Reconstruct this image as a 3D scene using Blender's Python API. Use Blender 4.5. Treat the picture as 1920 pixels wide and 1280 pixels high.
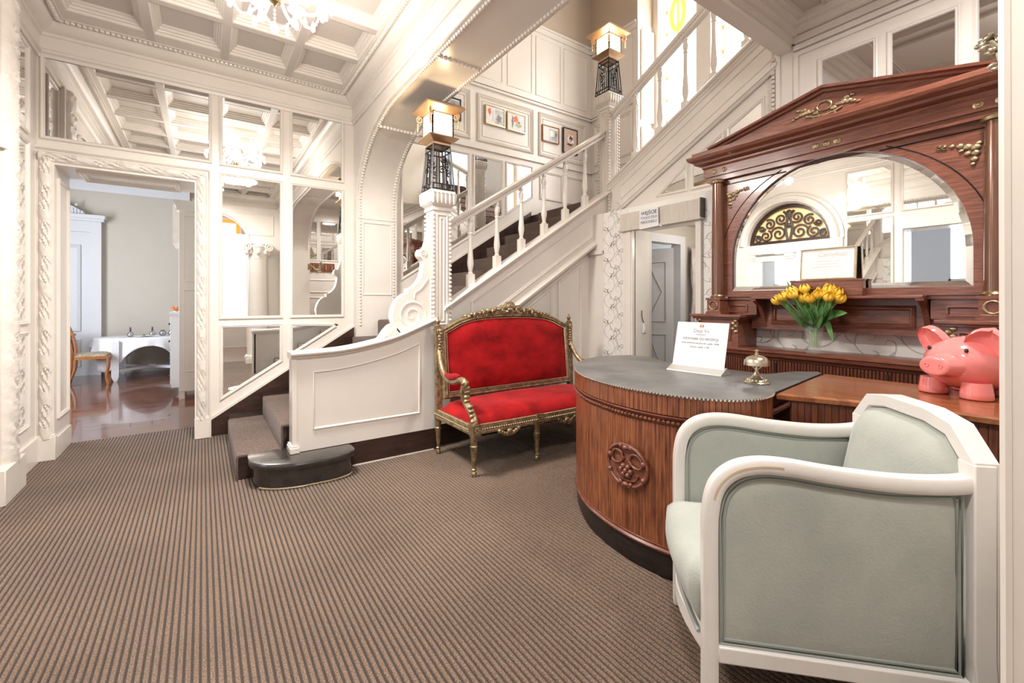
import bpy, bmesh, math, random
from mathutils import Vector, Matrix
random.seed(7)
PI = math.pi
S, C_, TAU = math.sin, math.cos, 2*math.pi
for o in list(bpy.data.objects):
    bpy.data.objects.remove(o, do_unlink=True)
scene = bpy.context.scene
COL = scene.collection

# ------------------------------------------------------------------ camera, world, exposure
cam_d = bpy.data.cameras.new('camera')
cam = bpy.data.objects.new('camera', cam_d); COL.objects.link(cam)
cam.location = (0, 0, 1.25)
cam.rotation_euler = (PI/2, 0, -math.radians(34.9))
cam_d.sensor_width = 36.0
cam_d.lens = 831/1920*36
cam_d.shift_y = -75/1920
cam_d.clip_start = 0.02
scene.camera = cam
scene.view_settings.view_transform = 'Standard'
scene.view_settings.look = 'None'
scene.view_settings.gamma = 1.0
scene.view_settings.use_curve_mapping = False
scene.view_settings.exposure = 0.47
try:
    scene.cycles.diffuse_bounces = 4
    scene.cycles.glossy_bounces = 5
    scene.cycles.max_bounces = 8
    scene.cycles.adaptive_threshold = .04
    scene.cycles.caustics_reflective = False
    scene.cycles.caustics_refractive = False
    scene.cycles.sample_clamp_indirect = 4
except Exception:
    pass
world = bpy.data.worlds.new('daylight'); scene.world = world
world.use_nodes = True
wb = world.node_tree.nodes['Background']
wb.inputs[0].default_value = (0.85, 0.92, 1.0, 1); wb.inputs[1].default_value = 1.0

def area_light(name, loc, rot, sx, sy, power, color=(1, 1, 1)):
    l = bpy.data.lights.new(name, 'AREA'); l.shape = 'RECTANGLE'; l.size = sx; l.size_y = sy
    l.energy = power; l.color = color
    o = bpy.data.objects.new(name, l); COL.objects.link(o); o.location = loc; o.rotation_euler = rot
    return o
def point_light(name, loc, power, color=(1, .85, .66), r=.04, parent=None):
    l = bpy.data.lights.new(name, 'POINT'); l.energy = power; l.color = color; l.shadow_soft_size = r
    o = bpy.data.objects.new(name, l); COL.objects.link(o); o.location = loc
    if parent: o.parent = parent
    return o
# unseen fills added in dining room and salon; daylight at the stair window
area_light('added_fill_dining', (-2.9, 7.6, 1.7), (0, math.radians(-90), 0), 2.2, 1.6, 130, (.86, .92, 1))
area_light('added_fill_salon', (0.0, -4.3, 1.9), (math.radians(90), 0, 0), 3.4, 2.4, 62, (1, .98, .95))
area_light('window_daylight_stairs', (5.30, 3.35, 4.2), (0, math.radians(90), 0), 2.4, 1.3, 40, (1, .98, .95))

# ------------------------------------------------------------------ materials
def nd(nt, t, **kw):
    n = nt.nodes.new(t)
    for k, v in kw.items():
        if k in n.inputs.keys(): n.inputs[k].default_value = v
        else: setattr(n, k, v)
    return n
MATS = {}
def mat(name, col, rough=.5, metal=0, noise=None, bump=None, coat=0, sheen=0, trans=0, ior=1.45, emit=None, alpha=1, spec=.5):
    """noise=(scale, amount, (sx,sy,sz)[, second colour]); bump=(scale, strength, (sx,sy,sz))"""
    m = bpy.data.materials.new(name); m.use_nodes = True
    nt = m.node_tree; b = nt.nodes['Principled BSDF']
    b.inputs['Base Color'].default_value = (*col, 1)
    b.inputs['Roughness'].default_value = rough; b.inputs['Metallic'].default_value = metal
    b.inputs['Coat Weight'].default_value = coat; b.inputs['Coat Roughness'].default_value = .12
    b.inputs['Sheen Weight'].default_value = sheen; b.inputs['Sheen Roughness'].default_value = .4
    b.inputs['Transmission Weight'].default_value = trans; b.inputs['IOR'].default_value = ior
    b.inputs['Specular IOR Level'].default_value = spec; b.inputs['Alpha'].default_value = alpha
    if emit:
        b.inputs['Emission Color'].default_value = (*emit[0], 1); b.inputs['Emission Strength'].default_value = emit[1]
    L = nt.links.new
    if noise or bump:
        tc = nd(nt, 'ShaderNodeTexCoord')
    if noise:
        mp = nd(nt, 'ShaderNodeMapping'); mp.inputs['Scale'].default_value = noise[2]
        L(tc.outputs['Object'], mp.inputs[0])
        nz = nd(nt, 'ShaderNodeTexNoise', Scale=noise[0], Detail=6.0, Roughness=.62); L(mp.outputs[0], nz.inputs['Vector'])
        cr = nd(nt, 'ShaderNodeValToRGB')
        c2 = noise[3] if len(noise) > 3 else tuple(c*(1-noise[1]) for c in col)
        cr.color_ramp.elements[0].position = .33; cr.color_ramp.elements[1].position = .67
        cr.color_ramp.elements[0].color = (*c2, 1); cr.color_ramp.elements[1].color = (*col, 1)
        L(nz.outputs['Fac'], cr.inputs[0]); L(cr.outputs[0], b.inputs['Base Color'])
    if bump:
        mp2 = nd(nt, 'ShaderNodeMapping'); mp2.inputs['Scale'].default_value = bump[2]
        L(tc.outputs['Object'], mp2.inputs[0])
        n2 = nd(nt, 'ShaderNodeTexNoise', Scale=bump[0], Detail=4.0); L(mp2.outputs[0], n2.inputs['Vector'])
        bp = nd(nt, 'ShaderNodeBump', Strength=bump[1], Distance=.01); L(n2.outputs['Fac'], bp.inputs['Height'])
        L(bp.outputs[0], b.inputs['Normal'])
    if emit and name not in ('stained_white', 'sky_glow', 'salon_glass', 'added_lamp_bowl'):
        m.cycles.emission_sampling = 'NONE'
    MATS[name] = m
    return m
I3 = (1, 1, 1)
mat('paint', (.775, .722, .665), .24, noise=(3, .05, I3), bump=(9, .05, I3))
mat('carved_paint', (.76, .708, .65), .34, noise=(14, .10, I3), bump=(60, .25, I3))
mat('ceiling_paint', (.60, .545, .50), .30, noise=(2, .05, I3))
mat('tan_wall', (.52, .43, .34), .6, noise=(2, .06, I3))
mat('room_wall', (.56, .52, .46), .6, noise=(1.5, .06, I3))
mat('mirror', (.93, .94, .93), .012, 1.0)
mat('bevel_mirror', (.95, .96, .96), .03, 1.0)
mat('dark_wood', (.055, .026, .018), .30, noise=(5, .5, (1, 1, 4), (.02, .012, .01)), coat=.3, bump=(20, .1, I3))
mat('black_step', (.022, .019, .018), .22, noise=(7, .5, I3, (.05, .042, .036)), coat=.4, bump=(40, .12, I3))
mat('mahogany', (.26, .092, .054), .30, noise=(6, .4, (4, 4, 26), (.115, .034, .021)), coat=.35)
mat('mahogany_h', (.26, .094, .056), .30, noise=(6, .4, (16, 1.4, 18), (.115, .034, .021)), coat=.35)
mat('tambour', (.35, .118, .048), .38, noise=(8, .5, (9, 9, .8), (.095, .026, .013)), coat=.2, bump=(80, .2, (1, 1, .1)))
mat('tambour_dark', (.19, .06, .03), .38, noise=(8, .5, (9, 9, .8), (.075, .022, .012)), coat=.2)
mat('top_wood', (.40, .15, .058), .24, noise=(4, .4, (26, 1.6, 4), (.17, .05, .022)), coat=.5)
mat('column_bronze', (.17, .075, .045), .22, .35, noise=(4, .2, (8, 8, 1)), coat=.5)
mat('leather', (.10, .098, .098), .36, noise=(5, .4, I3, (.17, .165, .16)), bump=(90, .12, I3))
mat('plinth_black', (.035, .024, .02), .4, noise=(12, .5, (1, 1, 6), (.012, .009, .008)))
mat('nail', (.62, .58, .52), .25, 1.0)
mat('gold', (.52, .395, .24), .40, .75, noise=(30, .45, I3, (.17, .115, .06)), bump=(60, .3, I3))
mat('gold_light', (.72, .60, .40), .4, .6, noise=(40, .3, I3))
mat('brass', (.46, .345, .185), .26, .95, noise=(22, .3, I3))
mat('aged_brass', (.62, .55, .42), .28, .95, noise=(25, .35, I3))
mat('copper', (.50, .33, .20), .3, .8)
mat('iron', (.025, .023, .023), .42, .6)
mat('red_velvet', (.44, .010, .012), .7, noise=(5, .5, (1, 1, 1.6), (.20, .003, .005)), sheen=.12, spec=.15)
mat('sage_velvet', (.45, .465, .42), .75, noise=(6, .16, (1, 1, 1), (.385, .408, .378)), sheen=.25, spec=.2, bump=(120, .15, I3))
mat('sage_piping', (.30, .325, .30), .8, sheen=.2, spec=.2)
mat('white_frame', (.80, .77, .735), .30, noise=(9, .06, I3), coat=.15)
mat('chipped', (.62, .45, .29), .6)
mat('glass', (.95, 1, .98), .02, alpha=.10, spec=.9)
mat('crystal', (.93, .95, 1), .06, alpha=.72, spec=1.0, emit=((1, .97, .94), 1.1))  # glass given its own glow, standing in for light caught from the bulbs
mat('bulb', (1, .9, .75), .4, emit=((1, .86, .66), 18))
mat('candle_white', (.9, .88, .85), .4, emit=((1, .95, .9), .6))
mat('lamp_glass', (.9, .8, .65), .3, emit=((1, .84, .58), 1.7))
mat('added_lamp_bowl', (1, .95, .88), .3, emit=((1, .93, .84), 4))
mat('vase_water', (.80, .84, .74), .03, alpha=.10)
mat('pink_ceramic', (.88, .265, .255), .10, coat=.8)
mat('black_gloss', (.008, .008, .008), .12, coat=.5)
mat('paper', (.76, .76, .77), .65)
mat('sign_metal', (.62, .62, .60), .32, .7)
mat('ink', (.05, .055, .07), .6)
mat('ink_navy', (.03, .055, .12), .6)
mat('ink_grey', (.26, .25, .25), .6)
mat('ink_faint', (.66, .63, .58), .6)
mat('logo_orange', (.62, .20, .06), .6)
mat('leaf', (.19, .38, .13), .42, noise=(8, .45, (6, 6, 1), (.07, .20, .05)))
mat('stem', (.33, .50, .20), .45)
mat('petal', (.93, .72, .10), .45, noise=(26, .4, I3, (.90, .50, .04)))
mat('lace', (.80, .81, .85), .8, noise=(40, .08, I3), bump=(150, .5, I3))
mat('cool_white', (.66, .67, .70), .35)
mat('honey_wood', (.36, .13, .035), .3, noise=(8, .3, (6, 6, 1)), coat=.4)
mat('walnut', (.10, .04, .02), .3, coat=.3)
mat('tapestry', (.45, .40, .30), .8, noise=(24, .6, I3, (.14, .12, .09)))
mat('chrome', (.55, .55, .58), .12, 1.0)
mat('purple_glass', (.10, .04, .16), .1, coat=.5)
mat('wallpaper', (.80, .775, .735), .55)
mat('vine_print', (.47, .44, .40), .6)
mat('striped_paint', (.66, .61, .55), .45, noise=(9, .2, (1, 26, .4), (.50, .45, .39)))
mat('stained_white', (.95, .95, .95), .4, emit=((1, .985, .96), 3.2))
mat('salon_glass', (.95, .95, .95), .4, emit=((1, .97, .9), 1.1))
mat('stained_yellow', (.9, .55, .1), .4, emit=((1, .52, .06), 1.5))
mat('stained_orange', (.9, .3, .08), .4, emit=((1, .30, .05), .9))
mat('lead', (.18, .17, .16), .5)
mat('sky_glow', (.9, .95, 1), .5, emit=((.80, .90, 1), 4.0))
mat('cloth_grey', (.70, .67, .67), .8, noise=(6, .3, I3, (.45, .38, .36)))
mat('grille', (.06, .045, .04), .45)
mat('grille_glow', (.95, .70, .38), .5, emit=((1, .62, .25), .35))
mat('photo_dark', (.12, .12, .12), .4, noise=(14, .5, I3, (.5, .5, .5)))
mat('photo_mid', (.75, .74, .72), .4, noise=(10, .5, I3, (.30, .32, .33)))
mat('print_red', (.75, .16, .07), .5)
mat('print_sepia', (.55, .38, .29), .5)
mat('print_green', (.38, .45, .25), .5)
mat('frame_black', (.02, .018, .016), .3)
mat('plastic_white', (.80, .79, .77), .35)

def carpet_mat(name, c_hi, c_lo, scale):
    m = bpy.data.materials.new(name); m.use_nodes = True; nt = m.node_tree; L = nt.links.new
    b = nt.nodes['Principled BSDF']; b.inputs['Roughness'].default_value = .95
    b.inputs['Specular IOR Level'].default_value = .15; b.inputs['Sheen Weight'].default_value = .15
    tc = nd(nt, 'ShaderNodeTexCoord')
    n1 = nd(nt, 'ShaderNodeTexNoise', Scale=scale, Detail=3.0, Roughness=.7); L(tc.outputs['Object'], n1.inputs['Vector'])
    n2 = nd(nt, 'ShaderNodeTexNoise', Scale=1.1, Detail=3.0); L(tc.outputs['Object'], n2.inputs['Vector'])
    cr = nd(nt, 'ShaderNodeValToRGB'); e = cr.color_ramp.elements
    e[0].position = .34; e[0].color = (*c_lo, 1); e[1].position = .68; e[1].color = (*c_hi, 1)
    L(n1.outputs['Fac'], cr.inputs[0])
    mx = nd(nt, 'ShaderNodeMix', data_type='RGBA', blend_type='MULTIPLY'); mx.inputs['Factor'].default_value = .5
    cr2 = nd(nt, 'ShaderNodeValToRGB'); f = cr2.color_ramp.elements
    f[0].position = .35; f[0].color = (.50, .48, .48, 1); f[1].position = .62; f[1].color = (1, 1, 1, 1)
    L(n2.outputs['Fac'], cr2.inputs[0])
    L(cr.outputs[0], mx.inputs['A']); L(cr2.outputs[0], mx.inputs['B']); L(mx.outputs['Result'], b.inputs['Base Color'])
    bp = nd(nt, 'ShaderNodeBump', Strength=.6, Distance=.004); L(n1.outputs['Fac'], bp.inputs['Height']); L(bp.outputs[0], b.inputs['Normal'])
    MATS[name] = m
carpet_mat('carpet', (.37, .25, .178), (.070, .045, .033), 190)
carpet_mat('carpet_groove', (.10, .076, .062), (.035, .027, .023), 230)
carpet_mat('stair_carpet', (.25, .178, .142), (.045, .030, .025), 150)

def polished_floor():
    m = bpy.data.materials.new('polished_floor'); m.use_nodes = True; nt = m.node_tree; L = nt.links.new
    b = nt.nodes['Principled BSDF']; b.inputs['Roughness'].default_value = .16; b.inputs['Coat Weight'].default_value = .4
    tc = nd(nt, 'ShaderNodeTexCoord'); mp = nd(nt, 'ShaderNodeMapping'); mp.inputs['Scale'].default_value = (1.0, 5.0, 1)
    L(tc.outputs['Object'], mp.inputs[0])
    n1 = nd(nt, 'ShaderNodeTexNoise', Scale=2.2, Detail=7.0); L(mp.outputs[0], n1.inputs['Vector'])
    cr = nd(nt, 'ShaderNodeValToRGB'); e = cr.color_ramp.elements
    e[0].position = .35; e[0].color = (.085, .030, .018, 1); e[1].position = .7; e[1].color = (.21, .085, .05, 1)
    L(n1.outputs['Fac'], cr.inputs[0]); L(cr.outputs[0], b.inputs['Base Color'])
    bp = nd(nt, 'ShaderNodeBump', Strength=.08, Distance=.01); L(n1.outputs['Fac'], bp.inputs['Height']); L(bp.outputs[0], b.inputs['Normal'])
    MATS['polished_floor'] = m
polished_floor()

# ------------------------------------------------------------------ mesh building
WM = {}
class MB:
    def __init__(s): s.v = []; s.f = []; s.M = Matrix()
    def at(s, loc=(0, 0, 0), rz=0, rx=0, ry=0, sc=1):
        s.M = Matrix.Translation(loc) @ Matrix.Rotation(rz, 4, 'Z') @ Matrix.Rotation(ry, 4, 'Y') @ Matrix.Rotation(rx, 4, 'X') @ Matrix.Diagonal((*((sc,)*3 if not isinstance(sc, tuple) else sc), 1))
        return s
    def add(s, vs, fs):
        o = len(s.v); M = s.M
        s.v += [tuple(M @ Vector(v)) for v in vs]; s.f += [tuple(i+o for i in f) for f in fs]
        return s
    def box(s, x0, y0, z0, x1, y1, z1):
        return s.add([(x0,y0,z0),(x1,y0,z0),(x1,y1,z0),(x0,y1,z0),(x0,y0,z1),(x1,y0,z1),(x1,y1,z1),(x0,y1,z1)],
                     [(0,3,2,1),(4,5,6,7),(0,1,5,4),(1,2,6,5),(2,3,7,6),(3,0,4,7)])
    def prism(s, poly, fn, a, b):
        n = len(poly)
        vs = [fn(u, v, a) for u, v in poly] + [fn(u, v, b) for u, v in poly]
        fs = [tuple(range(n)), tuple(range(2*n-1, n-1, -1))] + [(i, (i+1) % n, n+(i+1) % n, n+i) for i in range(n)]
        return s.add(vs, fs)
    def loft(s, rings, closed=True, cap=True, loop=False):
        n = len(rings[0]); vs = [p for r in rings for p in r]; fs = []
        m = len(rings)
        for i in range(m if loop else m-1):
            j = (i+1) % m
            for k in range(n if closed else n-1):
                l = (k+1) % n
                fs.append((i*n+k, i*n+l, j*n+l, j*n+k))
        if cap and closed and not loop:
            fs += [tuple(range(n-1, -1, -1)), tuple(range((m-1)*n, m*n))]
        return s.add(vs, fs)
    def tube(s, pts, r, n=8, closed=False, flat=1.0):
        P = [Vector(p) for p in pts]; m = len(P)
        R = r if isinstance(r, (list, tuple)) else [r]*m
        rings = []; up = None
        for i in range(m):
            a = P[(i-1) % m] if (closed or i > 0) else P[0]
            b = P[(i+1) % m] if (closed or i < m-1) else P[-1]
            t = (b-a)
            t = t.normalized() if t.length > 1e-9 else Vector((0, 0, 1))
            if up is None:
                up = Vector((0, 0, 1)) if abs(t.z) < .9 else Vector((1, 0, 0))
            x = up - t*up.dot(t)
            x = x.normalized() if x.length > 1e-6 else t.orthogonal().normalized()
            y = t.cross(x); up = x
            rings.append([tuple(P[i] + (x*C_(TAU*k/n)*flat + y*S(TAU*k/n))*R[i]) for k in range(n)])
        return s.loft(rings, True, not closed, closed)
    def lathe(s, prof, n=24, c=(0, 0, 0), a0=0, a1=TAU):
        full = abs(a1-a0-TAU) < 1e-6; k = n if full else n+1
        rings = [[(c[0]+max(r, 1e-5)*C_(a0+(a1-a0)*i/n), c[1]+max(r, 1e-5)*S(a0+(a1-a0)*i/n), c[2]+z) for i in range(k)] for r, z in prof]
        return s.loft(rings, full, full)
    def ball(s, c, r, n=10, m=6):
        r = r if isinstance(r, (list, tuple)) else (r, r, r)
        vs = [(c[0], c[1], c[2]-r[2])]
        for j in range(1, m):
            a = PI*j/m - PI/2
            vs += [(c[0]+r[0]*C_(a)*C_(TAU*i/n), c[1]+r[1]*C_(a)*S(TAU*i/n), c[2]+r[2]*S(a)) for i in range(n)]
        vs.append((c[0], c[1], c[2]+r[2])); t = len(vs)-1
        fs = [(0, 1+(i+1) % n, 1+i) for i in range(n)]
        for j in range(m-2):
            fs += [(1+j*n+i, 1+j*n+(i+1) % n, 1+(j+1)*n+(i+1) % n, 1+(j+1)*n+i) for i in range(n)]
        fs += [(1+(m-2)*n+i, 1+(m-2)*n+(i+1) % n, t) for i in range(n)]
        return s.add(vs, fs)
    def frame(s, poly, prof, fn, closed=True):
        rings = [[fn(u, v, h) for u, v in inset(poly, d)] for d, h in prof]
        n = len(poly); vs = [p for r in rings for p in r]; fs = []
        for i in range(len(prof)-1):
            for k in range(n):
                l = (k+1) % n; fs.append((i*n+k, i*n+l, (i+1)*n+l, (i+1)*n+k))
        return s.add(vs, fs)
    def face(s, poly, fn, h):
        return s.add([fn(u, v, h) for u, v in poly], [tuple(range(len(poly)))])
    def bar(s, a, b, w, h, up=(0, 0, 1)):
        A, Bv = Vector(a), Vector(b); t = (Bv-A).normalized(); u = Vector(up)
        x = t.cross(u).normalized(); y = x.cross(t).normalized()
        q = [x*(-w/2)+y*(-h/2), x*(w/2)+y*(-h/2), x*(w/2)+y*(h/2), x*(-w/2)+y*(h/2)]
        return s.loft([[tuple(A+k) for k in q], [tuple(Bv+k) for k in q]])
    def beads(s, pts, sp, r, squash=(1, 1, 1), n=6, m=4):
        for p in resample(pts, sp):
            s.ball(p, (r*squash[0], r*squash[1], r*squash[2]), n, m)
        return s
    def build(s, name, mt, parent=None, smooth=35, local=False, bevel=0, sub=0):
        M = Matrix()
        if parent is not None: M = WM.get(parent.name, Matrix())
        vs = s.v if local or parent is None else [tuple(M.inverted() @ Vector(v)) for v in s.v]
        me = bpy.data.meshes.new(name); me.from_pydata(vs, [], s.f); me.update()
        bm = bmesh.new(); bm.from_mesh(me); bmesh.ops.recalc_face_normals(bm, faces=bm.faces); bm.to_mesh(me); bm.free()
        mts = mt if isinstance(mt, (list, tuple)) else [mt]
        for q in mts: me.materials.append(MATS[q])
        o = bpy.data.objects.new(name, me); COL.objects.link(o)
        if smooth:
            for p in me.polygons: p.use_smooth = True
            me.set_sharp_from_angle(angle=math.radians(smooth))
        if parent is not None: o.parent = parent
        WM[o.name] = M
        if bevel:
            b = o.modifiers.new('bevel', 'BEVEL'); b.width = bevel; b.segments = 2; b.limit_method = 'ANGLE'; b.angle_limit = math.radians(40)
        if sub:
            b = o.modifiers.new('sub', 'SUBSURF'); b.levels = sub; b.render_levels = sub
        return o

def inset(poly, d):
    n = len(poly)
    if abs(d) < 1e-9: return list(poly)
    area = sum(poly[i][0]*poly[(i+1) % n][1]-poly[(i+1) % n][0]*poly[i][1] for i in range(n))
    sg = 1 if area > 0 else -1
    out = []
    for i in range(n):
        p0, p1, p2 = poly[i-1], poly[i], poly[(i+1) % n]
        e1 = (p1[0]-p0[0], p1[1]-p0[1]); e2 = (p2[0]-p1[0], p2[1]-p1[1])
        l1 = math.hypot(*e1) or 1e-9; l2 = math.hypot(*e2) or 1e-9
        n1 = (-e1[1]/l1*sg, e1[0]/l1*sg); n2 = (-e2[1]/l2*sg, e2[0]/l2*sg)
        k = 1+n1[0]*n2[0]+n1[1]*n2[1]; k = max(k, .3)
        out.append((p1[0]+(n1[0]+n2[0])/k*d, p1[1]+(n1[1]+n2[1])/k*d))
    return out
def resample(pts, sp):
    out = []; acc = 0; P = [Vector(p) for p in pts]; nxt = sp/2
    for a, b in zip(P, P[1:]):
        l = (b-a).length
        while nxt <= acc+l:
            out.append(tuple(a.lerp(b, (nxt-acc)/l))); nxt += sp
        acc += l
    return out
def spline(pts, n=8, closed=False):
    """Catmull-Rom through points of any dimension"""
    m = len(pts); out = []
    for i in range(m if closed else m-1):
        p = [pts[(i+k) % m] if closed else pts[min(max(i+k, 0), m-1)] for k in (-1, 0, 1, 2)]
        for j in range(n):
            t = j/n
            out.append(tuple(.5*(2*b+(c-a)*t+(2*a-5*b+4*c-d)*t*t+(3*b-a-3*c+d)*t**3) for a, b, c, d in zip(*p)))
    if not closed: out.append(tuple(pts[-1]))
    return out
def rect(a, b, c, d): return [(a, c), (b, c), (b, d), (a, d)]
# plane maps: (u, v, height off the plane) -> world
def PX(x): return lambda u, v, h: (x-h, u, v)      # faces -x, u = y, v = z
def PXp(x): return lambda u, v, h: (x+h, u, v)     # faces +x
def PY(y): return lambda u, v, h: (u, y-h, v)      # faces -y, u = x, v = z
def PYp(y): return lambda u, v, h: (u, y+h, v)     # faces +y
def PZ(z): return lambda u, v, h: (u, v, z+h)      # faces up
def PZd(z): return lambda u, v, h: (u, v, z-h)     # faces down
MOULD = [(0, 0), (0, .014), (.008, .018), (.016, .011), (.022, .013), (.028, .004), (.03, 0)]
THIN = [(0, 0), (0, .008), (.006, .010), (.012, .004), (.014, 0)]
FAT = [(0, 0), (0, .018), (.012, .026), (.022, .014), (.032, .020), (.042, .008), (.05, .010), (.055, 0)]

def tag(o, label, cat=None, group=None, kind=None):
    o['label'] = label
    if cat: o['category'] = cat
    if group: o['group'] = group
    if kind: o['kind'] = kind
    return o
def stuff(o): o['kind'] = 'stuff'; return o
def struct(o, label): o['label'] = label; o['kind'] = 'structure'; return o
def thing(name, label, cat, loc=(0, 0, 0), rz=0, group=None):
    o = bpy.data.objects.new(name, None); COL.objects.link(o); o.empty_display_size = .1
    o.location = loc; o.rotation_euler = (0, 0, rz)
    WM[o.name] = Matrix.Translation(loc) @ Matrix.Rotation(rz, 4, 'Z')
    return tag(o, label, cat, group)
def text_mesh(name, txt, size, mt, parent, fn, align='CENTER', depth=.0004, bold=0):
    cu = bpy.data.curves.new(name, 'FONT'); cu.body = txt; cu.size = size; cu.align_x = align; cu.offset = bold
    cu.fill_mode = 'FRONT'; cu.resolution_u = 3
    t = bpy.data.objects.new(name+'_c', cu); COL.objects.link(t)
    dg = bpy.context.evaluated_depsgraph_get(); me0 = t.evaluated_get(dg).to_mesh()
    b = MB(); b.add([fn(v.co.x, v.co.y, depth) for v in me0.vertices], [tuple(p.vertices) for p in me0.polygons])
    t.evaluated_get(dg).to_mesh_clear(); bpy.data.objects.remove(t, do_unlink=True)
    return b.build(name, mt, parent, smooth=0)
# ================================================================== THE SETTING
# ---- ribbed carpet floor
def rib_floor(b, x0, x1, y0, y1):
    per = .0229; x = x0; groove = []
    while x < x1-1e-6:
        a = min(x+.0150, x1); c = min(x+per, x1)
        o = len(b.f)
        b.add([(x, y0, -.004), (x+.002, y0, 0), (a-.002, y0, 0), (a, y0, -.004), (c, y0, -.004),
               (x, y1, -.004), (x+.002, y1, 0), (a-.002, y1, 0), (a, y1, -.004), (c, y1, -.004)],
              [(0, 1, 6, 5), (1, 2, 7, 6), (2, 3, 8, 7), (3, 4, 9, 8)])
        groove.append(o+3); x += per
    return groove
b = MB(); g = rib_floor(b, -1.4, 3.78, -.9, 5.0); g += rib_floor(b, -1.4+18*.0229, -.05, 5.0, 5.46)
floor = b.build('floor', ['carpet', 'carpet_groove'], smooth=0)
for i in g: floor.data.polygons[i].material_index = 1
struct(floor, 'brown ribbed carpet covering the whole lobby floor')
b = MB(); b.box(-3.0, 5.44, -.06, 1.3, 10.4, -.001)
struct(b.build('floor_dining_room', 'polished_floor'), 'glossy reddish brown floor of the dining room beyond the doorway')
b = MB(); b.box(-2.8, .6, -.06, -1.4, 4.6, -.002)
struct(b.build('floor_vestibule', 'polished_floor'), 'dark floor of the entrance vestibule behind the fanlight door')
b = MB(); b.box(-2.4, -4.5, -.06, 2.6, -.9, -.002)
struct(b.build('floor_salon', 'polished_floor'), 'brown floor of the salon behind the columned arch')
b = MB(); b.box(3.78, 1.9, -.06, 5.2, 5.0, -.002)
struct(b.build('floor_staff_passage', 'polished_floor'), 'dark floor of the staff passage behind the lettered lintel')

# ---- coffered ceiling of the lobby
b = MB(); b.box(-1.07, -.9, 3.56, 1.4, 5.0, 3.66)
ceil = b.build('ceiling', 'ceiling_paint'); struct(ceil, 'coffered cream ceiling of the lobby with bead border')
XC = [1.17-.52*i for i in range(4)]            # right edge of each coffer column
YC = [4.68-.55*j for j in range(10)]           # far edge of each coffer row
for i in range(5):
    xr = XC[i]-.46 if i < 4 else None
for i in range(3):
    x0 = XC[i+1]; x1 = XC[i]-.46
    b = MB(); b.box(x0, -.85, 3.45, x1, 4.9, 3.56); b.build('ceiling_beam', 'ceiling_paint', ceil)
b = MB(); b.box(XC[0], -.85, 3.45, 1.36, 5.0, 3.56); b.build('ceiling_border', 'paint', ceil)
b = MB(); b.box(-1.07, -.85, 3.45, XC[3]-.46, 5.0, 3.56); b.build('ceiling_border', 'paint', ceil)
b = MB(); b.box(-1.07, YC[0], 3.4505, 1.36, 5.0, 3.56); b.build('ceiling_border', 'paint', ceil)
for j in range(9):
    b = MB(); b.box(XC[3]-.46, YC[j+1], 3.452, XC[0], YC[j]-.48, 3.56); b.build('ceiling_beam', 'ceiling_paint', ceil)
cof = None
COFFER = [(0, .11), (.008, .106), (.011, .090), (.024, .087), (.027, .072), (.041, .068), (.044, .052), (.056, .048), (.058, .030)]
for i in range(4):
    for j in range(10):
        if cof is None:
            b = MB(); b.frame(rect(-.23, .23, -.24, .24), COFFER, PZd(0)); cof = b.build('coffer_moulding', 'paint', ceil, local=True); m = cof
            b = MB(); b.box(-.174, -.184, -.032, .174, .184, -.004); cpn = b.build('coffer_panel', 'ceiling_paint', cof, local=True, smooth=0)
        else:
            m = cof.copy(); COL.objects.link(m); m.parent = ceil
            c = cpn.copy(); COL.objects.link(c); c.parent = m
        m.location = (XC[i]-.23, YC[j]-.24, 3.56)
b = MB()
b.frame(rect(-1.07, 1.36, -.8, 5.0), [(0, 3.18), (.014, 3.18), (.018, 3.205), (.034, 3.215), (.034, 3.235), (.020, 3.25), (.020, 3.345), (.034, 3.35), (.034, 3.372), (.048, 3.376), (.085, 3.40), (.112, 3.43), (.118, 3.446), (.175, 3.446), (.18, 3.452)], PZ(0))
b.build('cornice', 'paint', ceil)
b = MB()
pr = inset(rect(-1.07, 1.36, -.8, 5.0), .145)
b.beads([(p[0], p[1], 3.440) for p in pr+pr[:1]], .034, .0165, (1, 1, .85))
stuff(b.build('bead_border', 'paint', ceil))

def mirror(wall, poly, fn, prof=MOULD, mt='mirror', name='mirror_pane'):
    b = MB(); b.prism(poly, fn, 0, .004); p = b.build(name, mt, wall, smooth=0)
    b = MB(); b.frame(inset(poly, -.028), prof, fn); b.build('mirror_frame', 'paint', p)
    return p
def panel(wall, poly, fn, prof=MOULD, mt='paint', name='panel_moulding'):
    b = MB(); b.frame(poly, prof, fn); return b.build(name, mt, wall)
def carved(b, fn, L, w, bulge=.022, ph=0.0, step=.011, nt=10):
    """carved torus moulding: ribbon wraps with leaves between, built as relief; fn(s, t, h), t in -w/2..w/2"""
    ns = max(4, int(L/step)); rings = []
    for i in range(ns+1):
        s_ = L*i/ns; r = []
        for k in range(nt+1):
            t = -1+2*k/nt; q = ((s_+.07*t)/.285+ph) % 1
            base = bulge*math.sqrt(max(0, 1-t*t))
            if q < .30: rel = .006+.008*abs(S(q/.30*PI*3))
            else:
                u = (q-.30)/.70
                rel = .017*max(0, S(u*PI*5+3*t))*(1-abs(t))+.010*max(0, C_(t*PI*2.5+u*4))*S(u*PI)
            r.append(fn(s_, t*w/2, base+rel*(1-t**4)))
        rings.append(r)
    b.loft(rings, False, False)

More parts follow.
